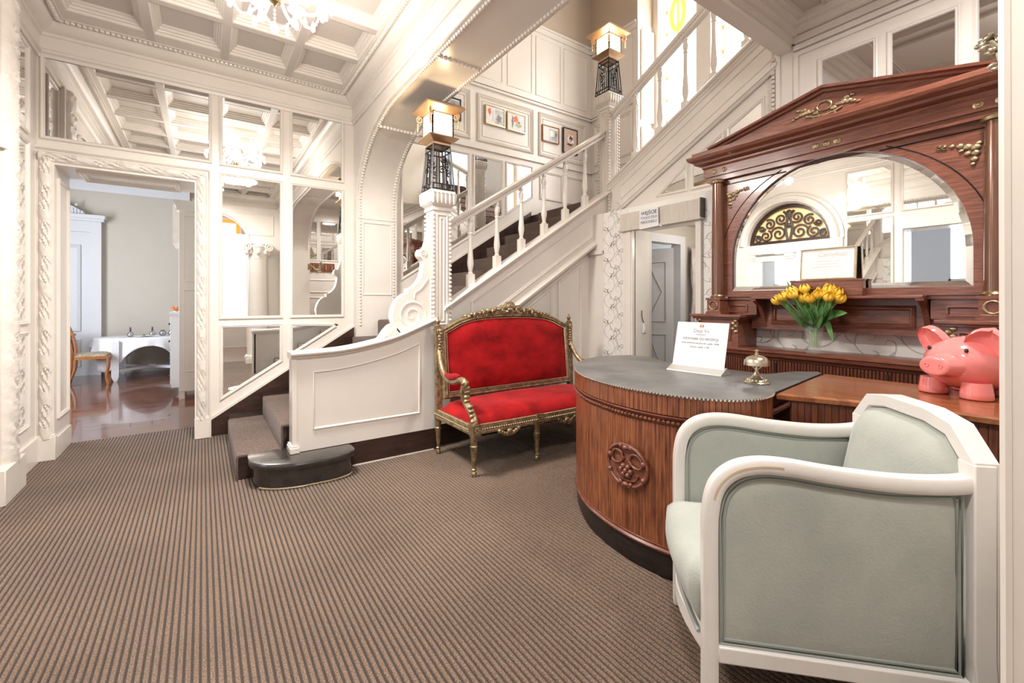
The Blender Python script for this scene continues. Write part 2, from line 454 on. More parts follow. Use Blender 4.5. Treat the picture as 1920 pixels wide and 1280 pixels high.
# ---- wall with the mirrors and the dining-room doorway (continues up the stairs)
b = MB()
b.box(-1.40, 5.0, 0, -.97, 5.46, 3.7); b.box(-.97, 5.0, 2.335, -.055, 5.46, 3.7); b.box(-.055, 5.0, 0, 5.4, 5.46, 5.20)
wA = b.build('wall_back', 'paint', smooth=0); struct(wA, 'white panelled wall of mirrors with the dining room doorway')
b = MB(); b.box(-.055, 5.002, 5.2, 5.4, 5.46, 6.25); b.build('upper_plaster', 'tan_wall', wA)
A = PY(5.0)
RK = lambda x: .1755+(x-.2)*.6336            # nosing line of the lower flight
mirror(wA, rect(-1.024, .044, 2.565, 3.185), A)
for x0, x1 in ((.153, .636), (.755, 1.229)):
    mirror(wA, rect(x0, x1, 2.56, 3.185), A); mirror(wA, rect(x0, x1, 1.11, 2.435), A)
mirror(wA, [(.158, RK(.158)+.215), (.632, RK(.632)+.215), (.632, 1.0), (.158, 1.0)], A)
mirror(wA, [(.755, RK(.755)+.215), (1.18, RK(1.18)+.215), (1.20, 1.0), (.755, 1.0)], A)
for x0, x1 in ((1.93, 2.31), (2.41, 2.79), (2.90, 3.31), (3.41, 3.81)):
    mirror(wA, [(x0, RK(x0)+.27), (x1, RK(x1)+.27), (x1, 3.13), (x0, 3.13)], A)
panel(wA, rect(3.97, 4.40, 2.72, 3.13), A); panel(wA, rect(4.47, 4.88, 2.72, 3.13), A)
for x0, x1 in ((1.98, 2.83), (2.935, 3.854), (3.951, 4.878)):
    b = MB(); b.frame(rect(x0, x1, 3.345, 3.97), FAT, A); b.frame(inset(rect(x0, x1, 3.345, 3.97), .075), THIN, A); b.build('panel_moulding', 'paint', wA)
for x0, x1 in ((2.36, 2.80), (2.87, 3.33), (3.41, 3.83), (3.90, 4.37), (4.43, 4.90)):
    panel(wA, rect(x0, x1, 4.20, 5.04), A, THIN)
b = MB()
for z, h, d in ((4.05, .030, .035), (4.085, .018, .05), (4.10, .02, .02), (3.235, .03, .03), (3.27, .014, .018), (5.10, .10, .02), (5.17, .03, .04)):
    b.box(1.8, 5.0-d, z, 5.0, 5.0, z+h)
b.build('dado_rail', 'paint', wA)
# raking white trim and dark string board along the stairs
b = MB()
b.prism([(-.02, RK(-.02)+.06), (3.80, RK(3.8)+.06), (3.80, RK(3.8)+.085), (-.02, RK(-.02)+.085)], A, 0, .022); b.build('raking_trim', 'paint', wA)
b = MB()
b.prism([(.045, 0), (.26, 0), (3.80, RK(3.8)-.35), (3.80, RK(3.8)+.06), (.045, RK(.045)+.06)], A, 0, .03)
b.build('string_board', 'dark_wood', wA)
# doorway casing, carved
b = MB()
b.box(-1.075, 4.955, .17, -.965, 5.0, 2.335+.115); b.box(-.06, 4.955, .17, .045, 5.0, 2.335+.115); b.box(-1.075, 4.9555, 2.335, .045, 5.0, 2.45)
b.frame([(-1.078, -.12), (.052, -.12), (.052, 2.455), (-1.078, 2.455)], [(-.012, 0), (-.012, .06), (0, .066), (.012, .05)], A)
cas = b.build('door_casing', 'paint', wA)
b = MB(); F1 = 4.955
carved(b, lambda s, t, h: (-1.012+t, F1-h, .17+s), 2.22, .082)
carved(b, lambda s, t, h: (-.008+t, F1-h, .17+s), 2.22, .082, ph=.4)
carved(b, lambda s, t, h: (-1.05+s, F1-h, 2.392+t), 1.08, .082, ph=.2)
stuff(b.build('carved_relief', 'carved_paint', cas))
for x0, x1 in ((-1.10, -.955), (-.062, .052)):
    b = MB(); b.box(x0, 4.93, 0, x1, 5.0, .185); b.box(x0+.006, 4.936, .185, x1-.006, 5.0, .2); b.build('plinth_block', 'paint', cas, bevel=.004)
b = MB(); b.frame(rect(5.06, 5.40, .30, 2.25), MOULD, PXp(-.97)); b.box(-.97, 5.0, 0, -.955, 5.46, .16); b.build('jamb_panel', 'paint', wA)
b = MB(); b.frame(rect(-.86, -.17, 5.06, 5.40), FAT, PZd(2.335)); b.build('soffit_panel', 'paint', wA)

# ---- left wall: fanlight entrance, carved pilasters, mirrors, corridor doorway
arc = [(3.365-.625*C_(PI*i/20), 2.2+.64*S(PI*i/20)) for i in range(21)]
poly = [(-.9, 0), (1.28, 0), (1.28, 2.22), (1.88, 2.22), (1.88, 0), (2.74, 0)]+arc+[(3.99, 0), (5.0, 0), (5.0, 3.7), (-.9, 3.7)]
b = MB(); b.prism(poly, lambda u, v, h: (-1.07-h, u, v), 0, .32)
wL = b.build('wall_left', 'paint', smooth=0); struct(wL, 'white left wall with carved pilasters and narrow mirrors')
Lf = PXp(-1.07)
for z0, z1 in ((2.52, 3.12), (1.11, 2.41), (.345, 1.0)):
    mirror(wL, rect(4.45, 4.73, z0, z1), Lf)
for y0, y1 in ((2.02, 2.52),):
    mirror(wL, rect(y0, y1, 2.50, 3.12), Lf); mirror(wL, rect(y0, y1, 1.05, 2.40), Lf); mirror(wL, rect(y0, y1, .3, .95), Lf)
mirror(wL, rect(1.28, 1.88, 2.50, 3.12), Lf)
for y0, y1 in ((-.6, 0), (.1, .55), (.65, 1.12)):
    mirror(wL, rect(y0, y1, 1.11, 2.41), Lf); mirror(wL, rect(y0, y1, 2.52, 3.12), Lf); panel(wL, rect(y0, y1, .3, 1.0), Lf)
b = MB(); b.box(-1.07, 4.0, .2, -1.03, 4.36, 3.2); pil = b.build('pilaster', 'paint', wL)
b = MB(); carved(b, lambda s, t, h: (-1.03+h, 4.20+t, .2+s), 3.0, .22, .035); stuff(b.build('carved_relief', 'carved_paint', pil))
b = MB(); b.box(-1.07, 3.98, 0, -.985, 4.37, .22); b.build('plinth_block', 'paint', pil, bevel=.005)
b = MB(); b.box(-1.07, 2.40+.17, .2, -1.03, 2.73, 2.2); pil = b.build('pilaster', 'paint', wL)
b = MB(); carved(b, lambda s, t, h: (-1.03+h, 2.65+t, .2+s), 2.0, .12, .03); stuff(b.build('carved_relief', 'carved_paint', pil))
b = MB(); b.box(-1.07, 4.37, 0, -1.05, 5.0, .19); b.build('skirting', 'paint', wL)
b = MB()
ring = [(3.365-.69*C_(PI*i/24), 2.2+.705*S(PI*i/24)) for i in range(25)]
b.tube([(-1.055, u, v) for u, v in ring], .06, 8); b.tube([(-1.05, 3.365-.80*C_(PI*i/24), 2.2+.815*S(PI*i/24)) for i in range(25)], .014, 6)
b.build('arch_moulding', 'carved_paint', wL)
b = MB(); b.frame([(1.28, 0), (1.28, 2.22), (1.88, 2.22), (1.88, 0)], [(-.09, 0), (-.09, .03), (-.01, .04), (0, .02)], Lf); b.build('corridor_casing', 'paint', wL)

# fanlight door
dr = thing('door_1', 'arched entrance with dark scrolled fanlight grille in the left wall', 'door', (-1.2, 3.365, 0)); dr['kind'] = 'structure'
del dr['category']
D = PXp(-1.22)
b = MB(); hp = [(3.365-.62*C_(PI*i/24), 2.21+.63*S(PI*i/24)) for i in range(25)]
b.frame(hp, [(0, 0), (0, .05), (.055, .05), (.06, .02)], D); b.build('fanlight_frame', 'dark_wood', dr)
b = MB(); b.prism(hp, D, -.02, -.015); b.build('fanlight_glass', 'grille_glow', dr)
b = MB()
def spiral(c, r0, r1, turns, a0, n=40, sgn=1):
    return [(c[0]+(r0+(r1-r0)*i/n)*C_(a0+sgn*turns*TAU*i/n), c[1]+(r0+(r1-r0)*i/n)*S(a0+sgn*turns*TAU*i/n)) for i in range(n+1)]
for sg in (-1, 1):
    for cx, cz, r, a, tr in ((.16, .16, .12, .3, 1.6), (.36, .14, .10, 2, 1.6), (.30, .33, .09, 1, 1.5), (.12, .40, .09, 4, 1.5), (.49, .10, .06, 1, 1.4), (.42, .27, .05, 3, 1.4)):
        pts = spiral((sg*cx, cz), r, .015, tr, a if sg > 0 else PI-a, 30, sg)
        b.tube([(-1.19, 3.365+u, 2.22+v) for u, v in pts], .017, 6)
    b.tube([(-1.19, 3.365+sg*u, 2.22+v) for u, v in spline([(.03, .02), (.2, .03), (.4, .03), (.55, .03)], 5)], .016, 6)
    b.tube([(-1.19, 3.365+sg*u, 2.22+v) for u, v in spline([(.02, .05), (.05, .25), (.02, .42), (.08, .52)], 5)], .02, 6)
b.ball((-1.19, 3.365, 2.68), (.02, .06, .08)); b.ball((-1.19, 3.365, 2.5), (.02, .08, .04))
b.build('fanlight_grille', 'grille', dr)
b = MB(); b.box(-1.26, 2.74, 2.05, -1.12, 3.99, 2.21)
for i in range(40): b.box(-1.12, 2.76+i*.031, 2.09, -1.112, 2.775+i*.031, 2.17)
b.build('transom', 'paint', dr)
for y in (2.78, 3.34, 3.95):
    b = MB(); b.box(-1.25, y-.05, 0, -1.15, y+.05, 1.95); b.box(-1.255, y-.06, 1.95, -1.14, y+.06, 1.99); b.box(-1.258, y-.07, 1.99, -1.13, y+.07, 2.05); b.build('door_post', 'paint', dr)
b = MB(); b.box(-1.22, 3.40, 0, -1.18, 3.52, 2.04); b.box(-1.22, 3.80, 0, -1.18, 3.90, 2.04); b.box(-1.22, 3.52, 0, -1.18, 3.80, .95); b.box(-1.22, 3.52, 1.93, -1.18, 3.80, 2.04); lf = b.build('door_leaf', 'paint', dr)
b = MB(); b.box(-1.203, 3.52, .95, -1.198, 3.80, 1.93); gl = b.build('door_pane', 'glass', lf)
b = MB(); b.tube([(-1.19, 3.66+.12*C_(TAU*i/40), 1.22+.12*S(TAU*i/40)) for i in range(40)], .007, 5, True); b.box(-1.193, 3.58, 1.38, -1.188, 3.74, 1.386); b.box(-1.193, 3.60, 1.13, -1.188, 3.72, 1.145); b.build('door_emblem', 'ink', gl)
text_mesh('door_letter', 'E', .22, 'ink', gl, lambda u, v, h: (-1.19, 3.66-u, 1.17+v))
# vestibule shell with a bright window
b = MB(); b.box(-2.85, .6, 0, -2.75, 4.6, 3.0); b.box(-2.75, .5, 0, -1.39, .6, 3.0); b.box(-2.75, 4.5, 0, -1.39, 4.6, 3.0); b.box(-2.85, .5, 3.0, -1.39, 4.6, 3.1)
struct(b.build('wall_vestibule', 'cool_white', smooth=0), 'pale walls of the entrance vestibule seen in the sideboard mirror')
b = MB(); b.box(-2.75, 2.55, .6, -2.74, 3.35, 2.3); b.box(-2.75, 1.0, .5, -2.74, 1.75, 2.4); b.box(-2.75, 3.7, .6, -2.74, 4.3, 2.3)
w = b.build('window_1', 'sky_glow'); struct(w, 'bright street windows of the vestibule')
b = MB()
for y0, y1 in ((2.55, 3.35), (1.0, 1.75), (3.7, 4.3)):
    b.box(-2.74, y0, 1.55, -2.715, y1, 1.60)
    for q in (0, .5, 1): b.box(-2.74, y0+(y1-y0)*q-.025, .5, -2.715, y0+(y1-y0)*q+.025, 2.4)
b.build('window_bars', 'cool_white', w)

# ---- arch wall between lobby and staircase
def arch_half(yw, sg):   # from the springing to the flat crown
    return [(yw+sg*(1.15-1.15*C_(PI/2*i/14)), 2.32+.72*S(PI/2*i/14)) for i in range(15)]
open_ = [(.17, 0)]+arch_half(.17, 1)+arch_half(4.86, -1)[::-1]+[(4.86, 0)]
poly = [(-.9, 0)]+open_+[(5.0, 0), (5.0, 6.25), (-.9, 6.25)]
b = MB(); b.prism(poly, lambda u, v, h: (1.36+h, u, v), 0, .44)
wB = b.build('wall_arch', 'paint', smooth=30); struct(wB, 'white basket arch wall with beaded soffit in front of the stairs')
path = [p for p in open_ if p[1] >= 2.2]
b = MB()
for x in (1.395, 1.765): b.beads([(x, u, v-.004) for u, v in path+[(4.86, 1.0)]], .034, .0165)
for u, v in ((4.19, 2.925), (2.95, 3.04), (1.75, 3.04)):
    b.beads([(1.38, u, v-.004), (1.78, u, v-.004)], .034, .0165)
stuff(b.build('soffit_beads', 'paint', wB))
b = MB(); up = [(1.356, u, v) for u, v in inset(open_, 0)]
b.tube([(1.36, u, v+.012) for u, v in [(.165, .2)]+path+[(4.865, .75)]], .010, 6); b.build('arch_edge', 'paint', wB)
b = MB(); b.frame(rect(1.42, 1.74, 1.32, 2.11), THIN, PY(4.86)); b.box(1.37, 4.853, 2.145, 1.79, 4.86, 2.16); b.build('pier_panel', 'paint', wB)
b = MB(); b.box(1.335, -.4, 0, 1.36, .145, .2); b.box(1.345, .10, .2, 1.36, .125, 3.1); b.build('pier_trim', 'paint', wB)

# ---- beam, lower ceiling and upper mirrored wall over the reception
b = MB(); b.box(1.8, 1.566, 3.19, 3.76, 1.675, 6.25)
bm_ = b.build('wall_beam', 'paint', smooth=0); struct(bm_, 'white beam carrying the wall above the reception counter')
b = MB()
for i, (y, z) in enumerate(((1.545, 3.215), (1.52, 3.26), (1.49, 3.31), (1.45, 3.35))): b.box(1.8, y, z, 3.75, 1.57, z+.05)
b.build('beam_moulding', 'paint', bm_)
b = MB(); b.beads([(1.85, 1.475, 3.36), (3.7, 1.475, 3.36)], .03, .014); stuff(b.build('bead_row', 'paint', bm_))
b = MB(); b.box(1.8, -.9, 3.385, 3.85, 1.57, 3.5)
rc = b.build('ceiling_reception', 'ceiling_paint'); struct(rc, 'low panelled ceiling over the reception corner')
for k in range(2): panel(rc, rect(2.0+.9*k, 2.75+.9*k, .5, 1.32), PZd(3.385), FAT, 'ceiling_paint'); panel(rc, rect(2.0+.9*k, 2.75+.9*k, -.5, .35), PZd(3.385), FAT, 'ceiling_paint')
b = MB(); b.box(3.55, -.9, 0, 3.78, 2.24, 2.2); b.box(3.55, 2.24, 1.97, 3.78, 2.94, 2.2); b.box(3.55, 2.94, 0, 3.78, 3.36, 2.2)
b.box(3.553, -.9, .5, 3.56, 2.2, 1.5)
wC = b.build('wall_right', 'wallpaper', smooth=0); struct(wC, 'cream wallpapered wall with grey vine scrolls behind the sideboard')
b = MB(); b.box(3.54, 3.36, 0, 3.78, 3.60, 2.2); b.box(3.515, 3.36, 1.76, 3.55, 3.60, 1.80); b.box(3.52, 3.365, 0, 3.55, 3.6, .2); b.build('corner_pilaster', 'paint', wC)
# vine scroll print (flat ribbons on the paper)
b = MB(); VX = 3.5485
def ribbon(pts, w):
    n = len(pts); vs = []
    for i in range(n):
        p = pts[max(i-1, 0)]; q = pts[min(i+1, n-1)]
        dx, dy = q[0]-p[0], q[1]-p[1]; l = math.hypot(dx, dy) or 1
        ww = w*(.45+.55*S(PI*min(1, .15+i/(n-1))))
        vs += [(VX, pts[i][0]-dy/l*ww/2, pts[i][1]+dx/l*ww/2), (VX, pts[i][0]+dy/l*ww/2, pts[i][1]-dx/l*ww/2)]
    b.add(vs, [(2*i, 2*i+1, 2*i+3, 2*i+2) for i in range(n-1)])
def vine_tile(y, z, s, flip=1):
    ribbon([(y+flip*u*s, z+v*s) for u, v in spline([(-.5, -.25), (-.3, -.42), (0, -.4), (.25, -.15), (.2, .15), (0, .28), (-.15, .18), (-.12, .02), (0, 0)], 7)], .0065*s/.25)
    ribbon([(y+flip*u*s, z+v*s) for u, v in spline([(.25, -.15), (.45, .05), (.42, .3), (.25, .38), (.18, .28), (.27, .2)], 7)], .006*s/.25)
    ribbon([(y+flip*u*s, z+v*s) for u, v in spline([(-.3, -.42), (-.5, -.3), (-.52, -.05), (-.38, .02), (-.33, -.1)], 7)], .006*s/.25)
    ribbon([(y+flip*u*s, z+v*s) for u, v in spline([(0, .28), (.1, .45), (.3, .55)], 6)], .015*s/.25)
    ribbon([(y+flip*u*s, z+v*s) for u, v in spline([(-.15, -.42), (-.2, -.3), (-.1, -.25)], 6)], .010*s/.25)
for i in range(13): vine_tile(3.275+(.015 if i % 2 else -.015), .12+i*.165, .215, 1 if i % 2 else -1)
for i in range(13): vine_tile(3.145+(.015 if i % 2 else -.015), .20+i*.165, .20, -1 if i % 2 else 1)
for i in range(8): vine_tile(2.17, .3+i*.24, .19, 1 if i % 2 else -1)
for i in range(9): vine_tile(2.0-i*.24, 1.02+(.03 if i % 2 else -.02), .27, 1 if i % 3 else -1)
for i in range(12): vine_tile(2.1-i*.24, 1.75+(.03 if i % 2 else -.02), .24, 1 if i % 2 else -1)
stuff(b.build('vine_print', 'vine_print', wC, smooth=0))
# staff doorway: casing, lintel, notice
b = MB(); b.box(3.515, 2.94, 0, 3.56, 3.06, 1.97); b.box(3.505, 2.955, 0, 3.53, 3.01, 1.97); b.box(3.515, 2.20, 0, 3.56, 2.25, 1.97); b.build('staff_door_casing', 'paint', wC)
b = MB(); b.box(3.49, 2.19, 1.975, 3.56, 3.08, 2.135); b.box(3.475, 2.18, 1.955, 3.56, 3.09, 1.978)
lin = b.build('lintel', 'striped_paint', wC, bevel=.003)
b = MB(); b.box(3.485, 2.178, 1.97, 3.56, 2.19, 2.14); b.build('lintel_end', 'dark_wood', wC)

b = MB(); b.prism([(-.9, 2.1), (1.70, 2.1), (1.70, 3.6), (-.9, 3.6)], PXp(3.75), 0, .1)
wU = b.build('wall_right_upper', 'paint', smooth=0); struct(wU, 'white upper wall with tall dusty mirrors above the sideboard')
U = PX(3.75)
for y0, y1 in ((1.07, 1.37), (.67, .965), (.27, .565), (-.13, .165)):
    mirror(wU, rect(y0, y1, 2.30, 3.02), U)
b = MB()
for z, d, h in ((3.13, .018, .03), (3.17, .03, .04), (3.215, .05, .05), (3.27, .085, .05), (3.32, .12, .065)): b.box(3.75-d, -.9, z, 3.75, 1.56, z+h)
b.box(3.735, 1.53, 2.2, 3.75, 1.56, 3.13); b.box(3.735, 1.66, 2.2, 3.75, 1.69, 3.19); b.build('wall_moulding', 'paint', wU)
b = MB(); b.beads([(3.745, 1.715, 2.3), (3.745, 1.715, 3.19)], .036, .02, (1, 1, .8)); stuff(b.build('bead_row', 'paint', wU))

# ---- window wall and shell of the stairwell
poly = [(1.5, 0), (5.0, 0), (5.0, 5.2), (4.09, 5.2), (4.09, 2.95), (2.45, 2.95), (2.45, 5.2), (1.5, 5.2)]
b = MB(); b.prism(poly, PXp(5.0), 0, .42)
wW = b.build('wall_window', 'paint', smooth=0); struct(wW, 'panelled end wall of the stairwell holding the stained glass window')
b = MB(); b.box(5.0, 4.09, 5.2, 5.42, 5.0, 6.25); b.box(5.0, 1.5, 5.2, 5.42, 2.45, 6.25); b.box(5.0, 2.45, 5.95, 5.42, 4.09, 6.25); b.build('upper_plaster', 'tan_wall', wW)
W = PX(5.0)
for z0, z1, pf in ((3.345, 3.97, FAT), (4.2, 5.04, THIN), (2.6, 3.13, MOULD)): panel(wW, rect(4.17, 4.92, z0, z1), W, pf)
b = MB()
for z, h, d in ((4.05, .030, .035), (4.085, .018, .05), (3.235, .03, .03), (5.10, .10, .02), (5.17, .03, .04)): b.box(5.0-d, 4.10, z, 5.0, 5.0, z+h)
b.box(4.985, 4.07, 2.5, 5.02, 4.10, 5.2); b.build('dado_rail', 'paint', wW)
b = MB(); b.box(5.06, 4.05, 2.96, 5.33, 4.085, 3.72); b.box(5.06, 4.05, 3.80, 5.33, 4.085, 5.1); b.build('window_shutter', 'paint', wW, bevel=.006)
b = MB(); b.box(1.8, 1.6, 6.25, 5.5, 5.4, 6.35); struct(b.build('ceiling_stairwell', 'tan_wall'), 'plain tan ceiling high above the stairs')
wn = thing('window_2', 'tall stained glass window lighting the staircase', 'window', (5.38, 3.27, 2.95)); wn['kind'] = 'structure'; del wn['category']
b = MB()
for y0, y1 in ((4.00, 4.09), (3.20, 3.40), (2.45, 2.55)): b.box(5.33, y0, 2.95, 5.42, y1, 5.95)
for z in (2.95, 3.52, 5.85): b.box(5.345, 2.45, z, 5.415, 4.09, z+.05)
b.build('window_frame', 'paint', wn)
for y0, y1 in ((3.40, 4.00), (2.55, 3.20)):
    for z0, z1 in ((3.0, 3.52), (3.57, 5.85)):
        b = MB(); b.box(5.378, y0, z0, 5.386, y1, z1); p = b.build('window_pane', 'stained_white', wn, smooth=0)
    b = MB(); ym = (y0+y1)/2
    for yy in (ym+.17, ym-.10): b.beads([(5.374, yy, 3.0), (5.374, yy, 5.85)], .05, .013, (.15, .8, 1.5))
    b.tube([(5.373, ym+.10*C_(TAU*i/20), 5.22+.22*S(TAU*i/20)) for i in range(20)], .035, 6, True)
    b.tube([(5.373, ym, 4.9), (5.373, ym, 5.6)], .02, 6)
    b.build('glass_ornament', 'stained_yellow', wn)
    b = MB(); b.beads([(5.374, ym+.185, 3.0), (5.374, ym+.185, 5.85)], .31, .016, (.15, 1, 2)); b.build('glass_ornament', 'stained_orange', wn)

# ---- rear wall behind the camera, with the columned arch and the salon
ar = [(.08-.70*C_(PI*i/20), 2.55+.55*S(PI*i/20)) for i in range(21)]
poly = [(-1.4, 0), (-.62, 0)]+ar+[(.78, 0), (3.9, 0), (3.9, 3.7), (-1.4, 3.7)]
b = MB(); b.prism(poly, lambda u, v, h: (u, -.8-h, v), 0, .3)
wR = b.build('wall_rear', 'paint', smooth=30); struct(wR, 'white rear wall with columned arch seen only in the mirrors')
b = MB(); b.tube([(u, -.79, v) for u, v in [(-.62, .3)]+ar+[(.78, .3)]], .03, 6); b.build('arch_moulding', 'paint', wR)
R_ = PYp(-.8)
panel(wR, [(.80, 2.65), (1.25, 2.65), (1.25, 3.1), (.55, 3.1), (.70, 2.92)], R_)
for x0, x1 in ((1.75, 2.12), (2.20, 2.57), (2.65, 3.02), (3.1, 3.5)):
    mirror(wR, rect(x0, x1, 2.2, 3.05), R_)
for x0, x1 in ((1.80, 2.55), (2.65, 3.5)):
    panel(wR, rect(x0, x1, 1.45, 1.75), R_); panel(wR, rect(x0, x1, .3, 1.35), R_)
for x in (.93, -.77):
    c = thing('ionic_column', 'white Ionic column right of the salon arch, seen in the mirrors' if x > 0 else 'white Ionic column left of the salon arch, seen in the mirrors', 'column', (x, -.58, 0))
    b = MB(); b.lathe([(.21, .12), (.19, .2), (.185, .9), (.165, 2.1), (.18, 2.14)], 24); b.build('shaft', 'paint', c, local=True)
    b = MB(); b.box(-.22, -.22, 0, .22, .22, .10); b.lathe([(.22, .10), (.23, .13), (.2, .17)], 24); b.build('base', 'paint', c, local=True)
    b = MB(); b.lathe([(.17, 2.12), (.19, 2.3), (.22, 2.38), (.2, 2.42)], 24); b.box(-.24, -.2, 2.42, .24, .2, 2.5)
    for sx in (-1, 1):
        for sy in (-1, 1): b.tube([(sx*(.17)+u*sx, sy*.19, 2.36+v) for u, v in spiral((.03, 0), .085, .01, 2, 1.2)], .016, 6)
    for k in range(8): b.ball((.19*C_(k*PI/4), .19*S(k*PI/4), 2.27), (.045, .045, .07))
    b.build('capital', 'carved_paint', c, local=True)
b = MB(); b.box(-2.45, -4.5, 0, -2.35, -.9, 3.8); b.box(2.5, -4.5, 0, 2.6, -.9, 3.8); b.box(-2.45, -4.6, 0, 2.6, -4.5, 3.8); b.box(-2.45, -4.6, 3.8, 2.6, -.9, 3.9)
struct(b.build('wall_salon', 'paint', smooth=0), 'bright salon walls beyond the columned arch')
b = MB(); b.box(.25, -4.49, 2.45, .85, -4.46, 3.5); b.box(-1.2, -4.49, .8, -.2, -4.46, 3.3)
w = b.build('window_3', 'salon_glass'); struct(w, 'salon windows glowing beyond the columned arch')
b = MB(); b.frame(rect(.25, .85, 2.45, 3.5), [(0, 0), (0, .03), (.09, .03), (.1, 0)], PYp(-4.46)); b.build('amber_border', 'stained_orange', w)

# ---- dining room shell
b = MB(); b.box(-3.05, 10.3, 0, .6, 10.4, 3.6); b.box(-3.05, 5.46, 0, -2.95, 10.3, 3.6); b.box(.40, 5.46, 0, .5, 10.3, 3.6); b.box(-2.95, 5.46, 0, -.97, 5.47, 3.6)
wD = b.build('wall_dining', 'room_wall', smooth=0); struct(wD, 'plain beige walls of the dining room beyond the doorway')
b = MB(); b.box(-3.05, 5.46, 3.48, .5, 10.4, 3.58); struct(b.build('ceiling_dining', 'room_wall'), 'ceiling of the dining room')
b = MB(); b.prism([(10.3, 3.13), (10.27, 3.13), (10.25, 3.17), (10.20, 3.24), (10.10, 3.32), (10.06, 3.36), (10.06, 3.48), (10.3, 3.48)], lambda u, v, h: (h, u, v), -2.95, -.2)
b.build('crown_moulding', 'cool_white', wD)
b = MB(); b.box(-1.40, 10.27, 0, .4, 10.3, .12); b.build('skirting', 'cool_white', wD)
d = thing('door_2', 'pale panelled dining room door under a small fluted pediment', 'door', (-1.75, 10.28, 0)); d['kind'] = 'structure'; del d['category']
q = PY(10.29)
b = MB(); b.box(-2.3, 10.25, 0, -1.555, 10.29, 2.42); l = b.build('door_leaf', 'cool_white', d)
b = MB(); b.frame(rect(-2.15, -1.68, .75, 2.2), FAT, PY(10.25)); b.frame(rect(-2.15, -1.68, .15, .62), FAT, PY(10.25)); b.build('door_panel', 'cool_white', l)
b = MB(); b.box(-1.56, 10.2, 0, -1.42, 10.3, 2.42); b.box(-2.44, 10.2, 0, -2.3, 10.3, 2.42); b.box(-2.44, 10.2, 2.42, -1.42, 10.3, 2.60); b.box(-2.48, 10.14, 2.60, -1.38, 10.3, 2.64); b.box(-2.50, 10.10, 2.64, -1.36, 10.3, 2.70); b.build('door_surround', 'cool_white', d)
b = MB(); b.prism([(-2.22, 2.70), (-1.62, 2.70), (-1.62, 2.74), (-1.75, 2.82), (-1.92, 2.90), (-2.09, 2.82), (-2.22, 2.74)], PY(10.2), 0, .05)
for i in range(14): b.box(-2.17+i*.04, 10.135, 2.71, -2.155+i*.04, 10.15, 2.75+.10*(1-abs(i-6.5)/7))
b.ball((-1.72, 10.17, 2.86), .025); b.ball((-2.12, 10.17, 2.86), .025); b.ball((-1.92, 10.14, 2.78), (.05, .03, .05)); b.build('pediment', 'cool_white', d)
b = MB()
for z in (.4, 1.2, 2.1): b.tube([(-1.556, 10.245, z), (-1.556, 10.245, z+.1)], .012, 6)
b.build('hinge', 'cool_white', d)

# ---- staff passage behind the right-hand doorway
b = MB(); b.box(3.78, 2.98, 0, 3.80, 3.06, 1.92); b.box(4.36, 2.98, 0, 4.92, 3.06, 1.92); b.box(3.78, 2.98, 1.92, 4.92, 3.06, 2.10)
b.box(3.78, 1.95, 0, 4.92, 2.02, 2.10); b.box(4.92, 1.95, 0, 5.0, 4.95, 2.10); b.box(3.78, 1.95, 2.10, 5.0, 5.0, 2.15); b.box(3.78, 3.06, 0, 3.82, 4.95, 2.10)
struct(b.build('wall_staff_passage', 'room_wall', smooth=0), 'grey beige walls of the staff passage behind the right doorway')
d = thing('door_3', 'ajar pale door with diamond mouldings inside the staff passage', 'door', (4.34, 3.0, 0)); d['kind'] = 'structure'; del d['category']
b = MB(); b.box(3.785, 2.95, 0, 3.83, 3.07, 1.88); b.box(4.33, 2.95, 0, 4.42, 3.07, 1.88); b.box(3.785, 2.95, 1.88, 4.42, 3.07, 1.97); b.build('door_frame', 'cool_white', d)
ang = math.radians(118)
def DL(u, v, h): # along leaf from hinge, height, toward viewer
    return (4.33+C_(ang)*u+S(ang)*(-h)*1, 3.04+S(ang)*u+C_(ang)*h, v)
b = MB(); b.prism(rect(0, .72, .02, 1.85), DL, -.04, 0); lf = b.build('door_leaf', 'cool_white', d, smooth=0)
b = MB()
for z0, z1 in ((1.02, 1.70), (.12, .88)):
    zm = (z0+z1)/2
    b.frame([(.12, zm), (.25, z0+.06), (.38, zm), (.25, z1-.06)], THIN, DL); b.frame(rect(.08, .62, z0, z1), THIN, DL)
    b.frame([(.40, zm), (.5, z0+.06), (.60, zm), (.5, z1-.06)], THIN, DL)
b.build('diamond_moulding', 'room_wall', lf)
b = MB(); b.prism(rect(.42, .66, 1.20, 1.36), DL, .001, .003); nt_ = b.build('door_notice', 'paper', lf, smooth=0)
for i, t in enumerate(('WEJŚCIE', 'TYLKO DLA', 'PERSONELU')):
    text_mesh('notice_text', t, (.042, .036, .034)[i], 'ink_navy', nt_, lambda u, v, h, i=i: DL(.54-u, 1.318-.045*i+v, .004), bold=.0005)
point_light('added_fill_staff_room', (4.75, 3.5, 1.5), 14, (.72, .84, 1), .1)  # cool fill light added beyond the ajar door, no fitting
point_light('added_fill_passage', (4.2, 2.35, 1.9), 8, (1, .93, .85), .1)  # fill light added to brighten the passage, no fitting
